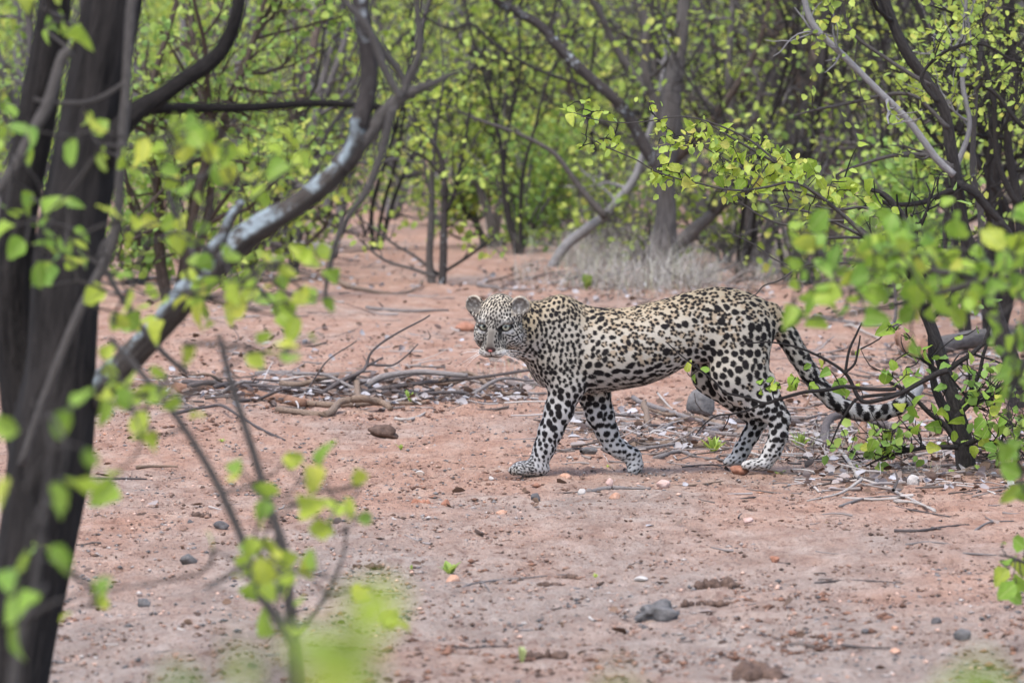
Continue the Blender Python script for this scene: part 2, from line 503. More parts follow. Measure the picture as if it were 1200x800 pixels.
def stick(label, pts, w, mat=None, name='stick', cat='stick', group=None, n=None, rough=0.12, forks=(), Y=None, taper=0.45, seed=None):
    """dead stick along photo pixels on the ground; a third value lifts a point that many pixels off the ground"""
    seed = len(bpy.data.objects) * 0.37 if seed is None else seed
    def world(pp, ww, fixY=None):
        P_ = []
        for q in pp:
            l = q[2] if len(q) > 2 else 0
            g = G(q[0], q[1]) if fixY is None else P(q[0], q[1], fixY)
            s = FPX / g[1]
            if fixY is None: g = g + np.array([0, 0, l / s + 0.35 * ww / s])
            P_.append(g)
        return np.array(P_)
    W = world(pts, w, Y)
    o0 = W[0].copy(); root_xy = W.mean(0); root_xy[2] = float(ground_h(root_xy[0], root_xy[1]))
    s = FPX / root_xy[1]
    g = Geo(); n = n or max(8, 5 * len(W))
    C = crom(W - root_xy, n)
    rg = np.random.default_rng(int(seed * 100) % 99991)
    C[1:-1] += wob(rg, n - 2, np.full(n - 2, 0.22 * w / s)) * np.array([1, 1, 0.6])
    g.tube(C, np.linspace(0.5, 0.5 * taper, n) * w / s * (1 + 0.18 * vnoise2(np.arange(n) * 0.5, seed)), 8, rough, seed)
    for fp, fw in forks:
        Wf = world(fp, fw, Y if Y is not None else None) - root_xy
        m = max(6, 4 * len(Wf)); Cf = crom(Wf, m)
        j = np.linalg.norm(C - Cf[0], axis=1).argmin(); Cf[0] = C[j]
        g.tube(Cf, np.linspace(0.5, 0.2, m) * fw / s, 6, rough, seed + 1)
    o = g.build(name, mat or W_GREY)
    o.location = root_xy
    return tag(o, label, cat, group)
# ================================================================ ground
def ground_material():
    t = NT('red_earth')
    tc = t.n('ShaderNodeTexCoord').outputs['Object']
    mp = t.n('ShaderNodeMapping'); mp.inputs['Scale'].default_value = (1.0, 0.42, 1.0); t.l(tc, mp.inputs[0]); v = mp.outputs[0]
    big = t.noise(v, 1.1, 5, 0.62); mid = t.noise(v, 6.5, 5, 0.65); fine = t.noise(mp.outputs[0], 60, 5, 0.75); speck = t.noise(mp.outputs[0], 170, 3, 0.7)
    red = t.ramp(mid, [(0.28, (0.34, 0.185, 0.125)), (0.5, (0.45, 0.275, 0.200)), (0.72, (0.52, 0.368, 0.285))])
    gry = t.ramp(mid, [(0.3, (0.25, 0.203, 0.172)), (0.7, (0.43, 0.362, 0.312))])
    sep = t.n('ShaderNodeSeparateXYZ'); t.l(tc, sep.inputs[0])
    near_ = t.n('ShaderNodeMapRange'); near_.inputs['From Min'].default_value = 19.0; near_.inputs['From Max'].default_value = 12.5; near_.inputs['To Min'].default_value = -0.10; near_.inputs['To Max'].default_value = 0.16; t.l(sep.outputs[1], near_.inputs['Value'])
    big = t.math('ADD', big, near_.outputs[0])
    c = t.mix(t.ramp(big, [(0.40, (0, 0, 0)), (0.66, (0.85, 0.85, 0.85))]), red, gry)
    c = t.mix(t.ramp(fine, [(0.34, (0.75, 0.75, 0.75)), (0.49, (0, 0, 0))]), c, (0.19, 0.115, 0.085))
    c = t.mix(t.ramp(speck, [(0.66, (0, 0, 0)), (0.74, (0.7, 0.7, 0.7))]), c, (0.62, 0.52, 0.46))
    c = t.mix(t.ramp(speck, [(0.30, (0.85, 0.85, 0.85)), (0.40, (0, 0, 0))]), c, (0.10, 0.075, 0.062))
    mp2 = t.n('ShaderNodeMapping'); mp2.inputs['Scale'].default_value = (1.0, 0.3, 1.0); t.l(tc, mp2.inputs[0])
    strk = t.noise(mp2.outputs[0], 19, 6, 0.75)
    c = t.mix(t.ramp(strk, [(0.34, (0.65, 0.65, 0.65)), (0.47, (0, 0, 0))]), c, (0.19, 0.105, 0.078))
    c = t.mix(t.ramp(strk, [(0.56, (0, 0, 0)), (0.70, (0.5, 0.5, 0.5))]), c, (0.56, 0.43, 0.37))
    hgt = t.math('ADD', t.math('MULTIPLY', mid, 0.8), t.math('ADD', t.math('MULTIPLY', fine, 0.5), t.math('MULTIPLY', speck, 0.15)))
    return t.done(t.bsdf(c, 0.95, 0.1, hgt, 1.0, 0.05))
GM = ground_material()

def build_ground():
    # one sheet, finely gridded where the camera looks, widening to the horizon
    ys = np.concatenate([[-300, -60, 0, 4, 7, 9, 10.5], np.arange(11.2, 26, 0.035), np.arange(26, 42, 0.12), [43, 46, 50, 56, 64, 80, 110, 200, 400]])
    xs = np.concatenate([[-400, -150, -60, -25, -12, -7, -4.5], np.arange(-3.4, 3.4, 0.030), [3.5, 4.5, 7, 12, 25, 60, 150, 400]])
    X, Y = np.meshgrid(xs, ys)
    Z = ground_h(X, Y)
    near = (np.abs(X) < 3.6) & (Y > 10.8) & (Y < 30)
    Z = Z + near * (0.0075 * vnoise2(X * 17, Y * 12) + 0.0065 * vnoise2(X * 38 + 3, Y * 30) * (vnoise2(X * 2.3, Y * 1.2) > -0.3))
    # crumbly scuffs
    sc = np.clip(vnoise2(X * 3.1 + 40, Y * 1.7) - 0.35, 0, 1) * near
    Z = Z + sc * 0.020 * vnoise2(X * 26, Y * 22)
    n, m = X.shape
    V = np.stack([X, Y, Z], -1).reshape(-1, 3)
    i = np.arange(n - 1)[:, None] * m; j = np.arange(m - 1)[None]
    F = np.stack([i + j, i + j + 1, i + m + j + 1, i + m + j], -1).reshape(-1, 4)
    o = mesh_obj('ground', V, F, GM, None, True)
    o['kind'] = 'structure'
build_ground()

def gravel(name, label, n, smin, smax, mat_cols, seed, flat=0.6, yr=(11.3, 27), patch=None):
    """crumbs and pebbles too many to count"""
    rg = np.random.default_rng(seed)
    y = yr[0] + (yr[1] - yr[0]) * rg.random(n * 3) ** 1.15
    x = rg.uniform(-1, 1, n * 3) * (0.105 * y)
    if patch is not None:
        k = vnoise2(x * 1.4 + seed, y * 0.8) + 0.6 * vnoise2(x * 4.5, y * 2.5 + seed) > patch
        x, y = x[k], y[k]
    x, y = x[:n], y[:n]; n = len(x)
    v = np.array([[1, 0, 0], [-1, 0, 0], [0, 1, 0], [0, -1, 0], [0, 0, 1], [0, 0, -1.0]]); f = np.array([[0, 2, 4], [2, 1, 4], [1, 3, 4], [3, 0, 4], [2, 0, 5], [1, 2, 5], [3, 1, 5], [0, 3, 5]])
    s = smin + (smax - smin) * rg.random(n) ** 4
    ang = rg.uniform(0, 6.28, n)
    jit = rg.uniform(0.65, 1.35, (n, len(v)))
    p = v[None] * jit[..., None] * s[:, None, None] * np.array([1, 1, flat])
    st_ = rg.uniform(0.7, 1.5, n)
    px_ = p[..., 0] * st_[:, None]; py_ = p[..., 1]
    c, sn = np.cos(ang)[:, None], np.sin(ang)[:, None]
    q = np.stack([px_ * c - py_ * sn, px_ * sn + py_ * c, p[..., 2]], -1)
    q += np.stack([x, y, ground_h(x, y) + s * flat * 0.35], 1)[:, None, :]
    F = (f[None] + (np.arange(n) * len(v))[:, None, None]).reshape(-1, 3)
    t = NT(name)
    col = t.ramp(t.n('ShaderNodeNewGeometry').outputs['Random Per Island'], mat_cols, 'CONSTANT' if len(mat_cols) > 4 else 'LINEAR')
    o = mesh_obj(name, q.reshape(-1, 3), F, t.done(t.bsdf(col, 0.9, 0.2)), None, False)
    tag(o, label, None, None, 'stuff')
gravel('soil_crumbs', 'red and brown crumbs of soil strewn over the earth', 42000, 0.0016, 0.009,
       [(0, (0.06, 0.042, 0.034)), (0.4, (0.16, 0.10, 0.075)), (0.8, (0.29, 0.175, 0.13)), (1, (0.35, 0.25, 0.20))], 3, 0.6, patch=-0.45)
gravel('gravel', 'grey and pale gravel scattered in patches on the earth', 16000, 0.0018, 0.010,
       [(0, (0.09, 0.085, 0.085)), (0.3, (0.17, 0.155, 0.15)), (0.55, (0.28, 0.24, 0.22)), (0.8, (0.50, 0.33, 0.26)), (0.95, (0.42, 0.37, 0.34)), (0.985, (0.42, 0.22, 0.14))], 5, 0.55, patch=-0.1)
gravel('dark_clods', 'dark brown clods crumbled in loose patches', 8000, 0.0028, 0.016,
       [(0, (0.07, 0.04, 0.03)), (0.6, (0.15, 0.08, 0.055)), (1, (0.24, 0.125, 0.085))], 11, 0.5, patch=0.42)

def litter(name, label, spots, seed, cols, smul=1.0):
    """fallen dry leaves: small curled blades lying about"""
    rg = np.random.default_rng(seed); P_ = []
    for (x0, x1, y0, y1, n, lift) in spots:
        for _ in range(n):
            g = G(rg.uniform(x0, x1), rg.uniform(y0, y1)); g[2] += abs(rg.normal(0, lift)) + 0.006; P_.append(g)
    P_ = np.array(P_); n = len(P_)
    a = rg.uniform(0, 6.28, n); d = np.stack([np.cos(a), np.sin(a), rg.normal(0.1, 0.25, n)], 1); d = unit(d)
    nm = np.array([0, 0, 1.0]) + rg.normal(0, 0.55, (n, 3)); nm = unit(nm - d * (d * nm).sum(1)[:, None]); sd_ = np.cross(d, nm)
    s = rg.uniform(0.018, 0.046, n)[:, None] * smul
    V = []
    for i, (t_, w) in enumerate(((0, .1), (.33, .42), (.7, .36), (1, .05))):
        for k in (-1, 0, 1):
            V.append(P_ + d * s * (t_ - .5) + sd_ * s * w * k + nm * s * (0.22 * k * k * w * 2 + 0.25 * (t_ - .5) ** 2))
    V = np.stack(V, 1).reshape(-1, 3); b = np.arange(n)[:, None] * 12
    F = np.concatenate([b + np.array([r * 3 + c, r * 3 + c + 1, r * 3 + c + 4, r * 3 + c + 3]) for r in range(3) for c in range(2)])
    t = NT(name); col = t.ramp(t.n('ShaderNodeNewGeometry').outputs['Random Per Island'], cols)
    o = mesh_obj(name, V, F, t.done(t.bsdf(col, 0.8, 0.2)), None, True)
    tag(o, label, None, None, 'stuff')
LC = [(0, (0.09, 0.055, 0.04)), (0.35, (0.20, 0.145, 0.115)), (0.6, (0.28, 0.245, 0.24)), (0.85, (0.30, 0.285, 0.29)), (1, (0.37, 0.36, 0.38))]
litter('leaf_litter', 'dry grey and brown fallen leaves drifted under the brush', [
    (180, 620, 448, 478, 420, .02), (380, 620, 455, 475, 200, .02), (200, 640, 380, 445, 160, .005), (640, 960, 470, 528, 330, .015), (940, 1200, 420, 470, 220, .02),
    (940, 1200, 500, 578, 420, .015), (250, 500, 285, 345, 240, .03), (150, 330, 300, 380, 130, .02), (560, 900, 318, 370, 420, .03), (900, 1200, 330, 420, 260, .02),
    (60, 1200, 480, 800, 30, .002), (520, 700, 330, 345, 60, .02)], 21, LC)
litter('brown_leaf_litter', 'dark brown leaf scraps scattered over the open earth', [(60, 1200, 480, 800, 130, .001), (150, 640, 345, 445, 150, .004), (640, 960, 465, 535, 150, .01), (900, 1200, 380, 590, 220, .008), (560, 900, 312, 350, 160, .02)], 22,
       [(0, (0.05, 0.032, 0.025)), (0.6, (0.13, 0.08, 0.055)), (1, (0.22, 0.15, 0.11))], 0.62)
# ================================================================ trees and shrubs
def pxw(lst, Y):
    """[(px, py, width px)] -> world points and radii at distance Y (one value or one per point)"""
    Ys = np.broadcast_to(np.asarray(Y, float), (len(lst),))
    p = np.array([P(a[0], a[1], y) for a, y in zip(lst, Ys)])
    r = np.array([0.5 * a[2] * y / FPX for a, y in zip(lst, Ys)])
    return p, r

class Tree:
    def __init__(s, name, label, x, y, seed, cat='tree', group=None):
        s.root = empty(name, (x, y, float(ground_h(x, y))))
        tag(s.root, label, cat, group)
        s.o = np.array(s.root.location); s.rg = np.random.default_rng(seed)
        s.leaf = []; s.wood = []; s.thin = y > 20
    def limb(s, pts, rad, mat, name='branch', sides=8, n=None, kids=0, klen=0.6, lv=1, leaf=0, rough=0.13, lsp=0.10, kmin=0.25, crook=0.22, ground=False):
        pts = np.asarray(pts, float) - s.o; rad = np.asarray(rad, float)
        if ground: pts[0, 2] = -0.06
        n = n or max(10, 4 * len(pts))
        q = crom(np.hstack([pts, rad[:, None]]), n)
        C, rr = q[:, :3], np.maximum(q[:, 3], 0.0012)
        C[1:-1] += wob(s.rg, n - 2, np.minimum(0.30 * rr[1:-1], 0.0045 + 0.02 * rr[1:-1]))
        g = Geo(); g.tube(C, rr, sides, rough, s.rg.uniform(0, 50))
        s.wood.append(C)
        s._kids(g, C, rr, kids, klen, lv, leaf, lsp, kmin, crook)
        g.build(name, mat, s.root)
        return C
    def _kids(s, g, C, rr, kids, klen, lv, leaf, lsp, kmin, crook):
        rg = s.rg; n = len(C); lf = leaf
        for k in range(kids):
            t = kmin + (1 - kmin) * rg.random(); i = min(int(t * (n - 1)), n - 2)
            tan = unit(C[i + 1] - C[i]); d = unit(0.55 * tan + unit(rg.normal(0, 1, 3)) * 0.95 + np.array([0, 0, 0.12]))
            L = klen * rg.uniform(0.5, 1.3) * (1.1 - 0.5 * t); m = 7
            p = [C[i]]
            for _ in range(m - 1):
                d = unit(d + rg.normal(0, crook, 3) + np.array([0, 0, 0.05])); p.append(p[-1] + d * L / (m - 1))
            p = np.array(p)
            lim = 0.03 - s.o[2] * 0
            p[:, 2] = np.where(p[:, 2] < 0.06, 0.12 - p[:, 2], p[:, 2])
            r0 = min(rr[i] * 0.6, 0.005 + 0.018 * L); rk = np.linspace(r0, max(0.0016, r0 * 0.3), m)
            g.twig(p, rk, 5 if lv > 1 else 4)
            if lv > 1:
                s._kids(g, p, rk, 5, klen * 0.55, lv - 1, lf, lsp, 0.2, crook)
            leaf = int(lf * 0.55 + rg.random()) if s.thin else lf
            if leaf and lv <= 2:
                q = rg.random(leaf); idx = (0.25 + 0.75 * q) * (m - 1); a = idx.astype(int).clip(0, m - 2); f_ = (idx - a)[:, None]
                s.leaf.append(p[a] * (1 - f_) + p[a + 1] * f_ + rg.normal(0, lsp * 0.30, (leaf, 3)))
    def foliage(s, mat, size, keep=None, name='foliage', w=0.36):
        if not s.leaf: return
        L = np.concatenate(s.leaf)
        L = L[L[:, 2] > 0.05]
        if keep is not None and len(L) > keep: L = L[s.rg.permutation(len(L))[:keep]]
        V, F = leaf_batch(L, size, s.rg, w=w)
        mesh_obj(name, V, F, mat, s.root, False)['kind'] = 'stuff'

def auto_tree(label, px, Y, H, seed, stems=2, mat=B_FAR, leafm=LM_FAR, leaf=9, kids=9, r=0.045, size=0.052, lean=0.25, name='mopane_tree', group='trees of the woodland behind the leopard', lv=2, klen=0.9, crown=0.15, lsp=0.12):
    x = (px - 600) / FPX * Y
    t = Tree(name, label, x, Y, seed, 'tree', group); rg = t.rg
    for k in range(stems):
        a = rg.uniform(0, 6.28); d = unit(np.array([math.cos(a) * lean, math.sin(a) * lean, 1.0])); p = [np.array([x, Y, 0.0]) + np.array([math.cos(a), math.sin(a), 0]) * r * 0.8]
        m = 9
        for i in range(m - 1):
            d = unit(d + rg.normal(0, 0.16, 3) + np.array([0, 0, 0.10])); p.append(p[-1] + d * H * rg.uniform(0.8, 1.05) / (m - 1))
        p = np.array(p); rr = r * rg.uniform(0.7, 1.1) * np.linspace(1, 0.25, m)
        t.limb(p, rr, mat, 'stem' if stems > 1 else 'trunk', 8, 20, kids, klen, lv, leaf, kmin=crown, ground=True, lsp=lsp)
    t.foliage(leafm, size)
    return t

# ---------------------------------------------------------------- woodland behind
# thick tree with lichened arching bough, standing in dry grass
Y1 = 34.4
t = Tree('mopane_tree', 'stout grey trunk rising from dry grass with a dark lichened bough arching off it', P(780, 320, Y1)[0], Y1, 101, 'tree', 'trees of the woodland behind the leopard')
p, r = pxw([(782, 324, 44), (778, 290, 34), (780, 250, 24), (778, 205, 24), (784, 150, 22), (786, 103, 20), (797, 41, 17), (802, -20, 15), (806, -120, 10), (815, -260, 5)], Y1)
t.limb(p, r, B_GREY, 'trunk', 20, 70, 6, 0.7, 2, 4, ground=True, kmin=0.6)
p, r = pxw([(780, 205, 20), (764, 188, 18), (742, 150, 15), (726, 124, 14), (689, 91, 13), (656, 58, 12), (631, 29, 11), (602, 14, 10), (578, -4, 9), (520, -60, 6)], Y1 - 0.3)
t.limb(p, r, B_SPECK, 'branch', 9, 36, 6, 0.5, 2, 3)
p, r = pxw([(782, 160, 16), (770, 120, 15), (757, 83, 14), (760, 40, 13), (757, -10, 12), (750, -100, 7)], Y1 + 0.4)
t.limb(p, r, B_GREY, 'branch', 8, 24, 6, 0.6, 2, 4)
p, r = pxw([(786, 190, 14), (820, 160, 11), (850, 120, 9), (880, 70, 7), (900, 10, 6), (910, -60, 4)], Y1 + 0.5)
t.limb(p, r, B_BROWN, 'branch', 7, 24, 6, 0.6, 2, 4)
p, r = pxw([(792, 290, 22), (815, 268, 18), (832, 255, 14), (850, 230, 11), (870, 190, 8), (880, 130, 6)], Y1 + 0.6)
t.limb(p, r, B_GREY, 'branch', 8, 24, 6, 0.6, 2, 2)
t.foliage(LM_FAR, 0.055)

Y2 = 35.6
t = Tree('mopane_tree', 'slanting pale stem leaning out of the grass with a dark thin fork crossing left', P(642, 312, Y2)[0], Y2, 102, 'tree', 'trees of the woodland behind the leopard')
p, r = pxw([(640, 314, 13), (662, 290, 12), (687, 270, 12), (707, 255, 12), (725, 232, 11), (740, 212, 10), (750, 185, 8), (770, 120, 6), (785, 40, 4)], Y2)
t.limb(p, r, B_PALE, 'stem', 8, 30, 3, 0.5, 2, 4, ground=True)
p, r = pxw([(710, 254, 10), (685, 227, 8), (667, 205, 7), (650, 182, 6), (632, 170, 5), (600, 154, 4.5), (553, 136, 4), (503, 115, 3), (470, 95, 2)], Y2 - 0.1)
t.limb(p, r, B_GREY, 'branch', 6, 30, 6, 0.4, 1, 6)
p, r = pxw([(690, 103, 4), (631, 83, 4), (581, 54, 4), (553, 29, 4), (530, 34, 3.5), (505, 25, 3), (480, 0, 2.5), (470, -40, 2)], Y2 - 0.4)
t.limb(p, r, B_DARK, 'branch', 6, 30, 4, 0.35, 1, 3)
t.foliage(LM_YEL, 0.05)

Y3 = 33.2
t = Tree('mopane_sapling_tree', 'slender twin-stemmed small tree standing on the open red patch behind', P(511, 330, Y3)[0], Y3, 103, 'tree', 'trees of the woodland behind the leopard')
p, r = pxw([(516, 331, 11), (520, 287, 9.5), (522, 250, 8.5), (522, 217, 8), (517, 187, 6.5), (507, 167, 5.5), (492, 150, 4), (480, 110, 3), (476, 40, 2)], Y3)
t.limb(p, r, B_SPECK, 'stem', 8, 34, 7, 0.5, 2, 5, ground=True, kmin=0.35)
p, r = pxw([(508, 329, 12), (503, 300, 9), (505, 250, 8), (506, 195, 6), (512, 150, 4.5), (520, 90, 3), (515, 20, 2)], Y3 + 0.15)
t.limb(p, r, B_GREY, 'stem', 8, 30, 8, 0.5, 2, 6, ground=True, kmin=0.35)
p, r = pxw([(523, 247, 6), (532, 228, 5), (538, 200, 4.5), (545, 170, 3.5), (552, 120, 2.5)], Y3)
t.limb(p, r, B_DARK, 'branch', 6, 18, 5, 0.35, 1, 7)
p, r = pxw([(512, 325, 5), (482, 315, 4), (452, 306, 3.5), (428, 288, 2.5), (410, 268, 1.8)], Y3 - 0.2)
t.limb(p, r, B_GREY, 'branch', 5, 18, 5, 0.3, 1, 3)
p, r = pxw([(514, 322, 5), (486, 300, 4), (460, 285, 3), (430, 262, 2), (415, 250, 1.5)], Y3 + 0.2)
t.limb(p, r, B_GREY, 'branch', 5, 18, 5, 0.3, 1, 3)
p, r = pxw([(518, 320, 5), (540, 306, 4), (560, 292, 3), (580, 275, 2)], Y3)
t.limb(p, r, B_DARK, 'branch', 5, 18, 6, 0.3, 1, 7)
t.foliage(LM_YEL, 0.048)

Y4 = 39.5
t = Tree('mopane_tree', 'dark crooked many-stemmed tree behind the slender twin-stemmed one', P(575, 286, Y4)[0], Y4, 104, 'tree', 'trees of the woodland behind the leopard')
for k, lst in enumerate(([(574, 288, 14), (575, 262, 12), (562, 222, 9), (548, 195, 7), (530, 160, 4), (520, 100, 3)], [(578, 288, 13), (584, 240, 9), (588, 190, 7), (592, 130, 6), (596, 60, 4), (590, -30, 3)],
                         [(570, 288, 10), (560, 262, 7), (545, 248, 5), (530, 225, 3)], [(582, 288, 9), (605, 262, 6), (625, 240, 4), (640, 215, 3)])):
    p, r = pxw(lst, Y4 + 0.15 * k)
    t.limb(p, r, B_GREY, 'stem', 7, 22, 12, 0.6, 2, 7, ground=True)
t.foliage(LM_FAR, 0.06)

Y5 = 41.5
t = Tree('mopane_tree', 'thick dark reddish stump of a tree with short upright limbs behind the slanting stem', P(668, 280, Y5)[0], Y5, 105, 'tree', 'trees of the woodland behind the leopard')
for k, lst in enumerate(([(668, 282, 30), (668, 262, 26), (664, 225, 20), (662, 173, 15), (668, 110, 10), (660, 30, 6)], [(672, 245, 14), (684, 215, 9), (690, 160, 7), (700, 80, 4)], [(662, 235, 10), (648, 205, 7), (640, 150, 5), (634, 60, 3)])):
    p, r = pxw(lst, Y5 + 0.1 * k)
    t.limb(p, r, B_BROWN, 'trunk' if k == 0 else 'branch', 8, 22, 13, 0.7, 2, 9, ground=(k == 0))
t.foliage(LM_FAR, 0.06)

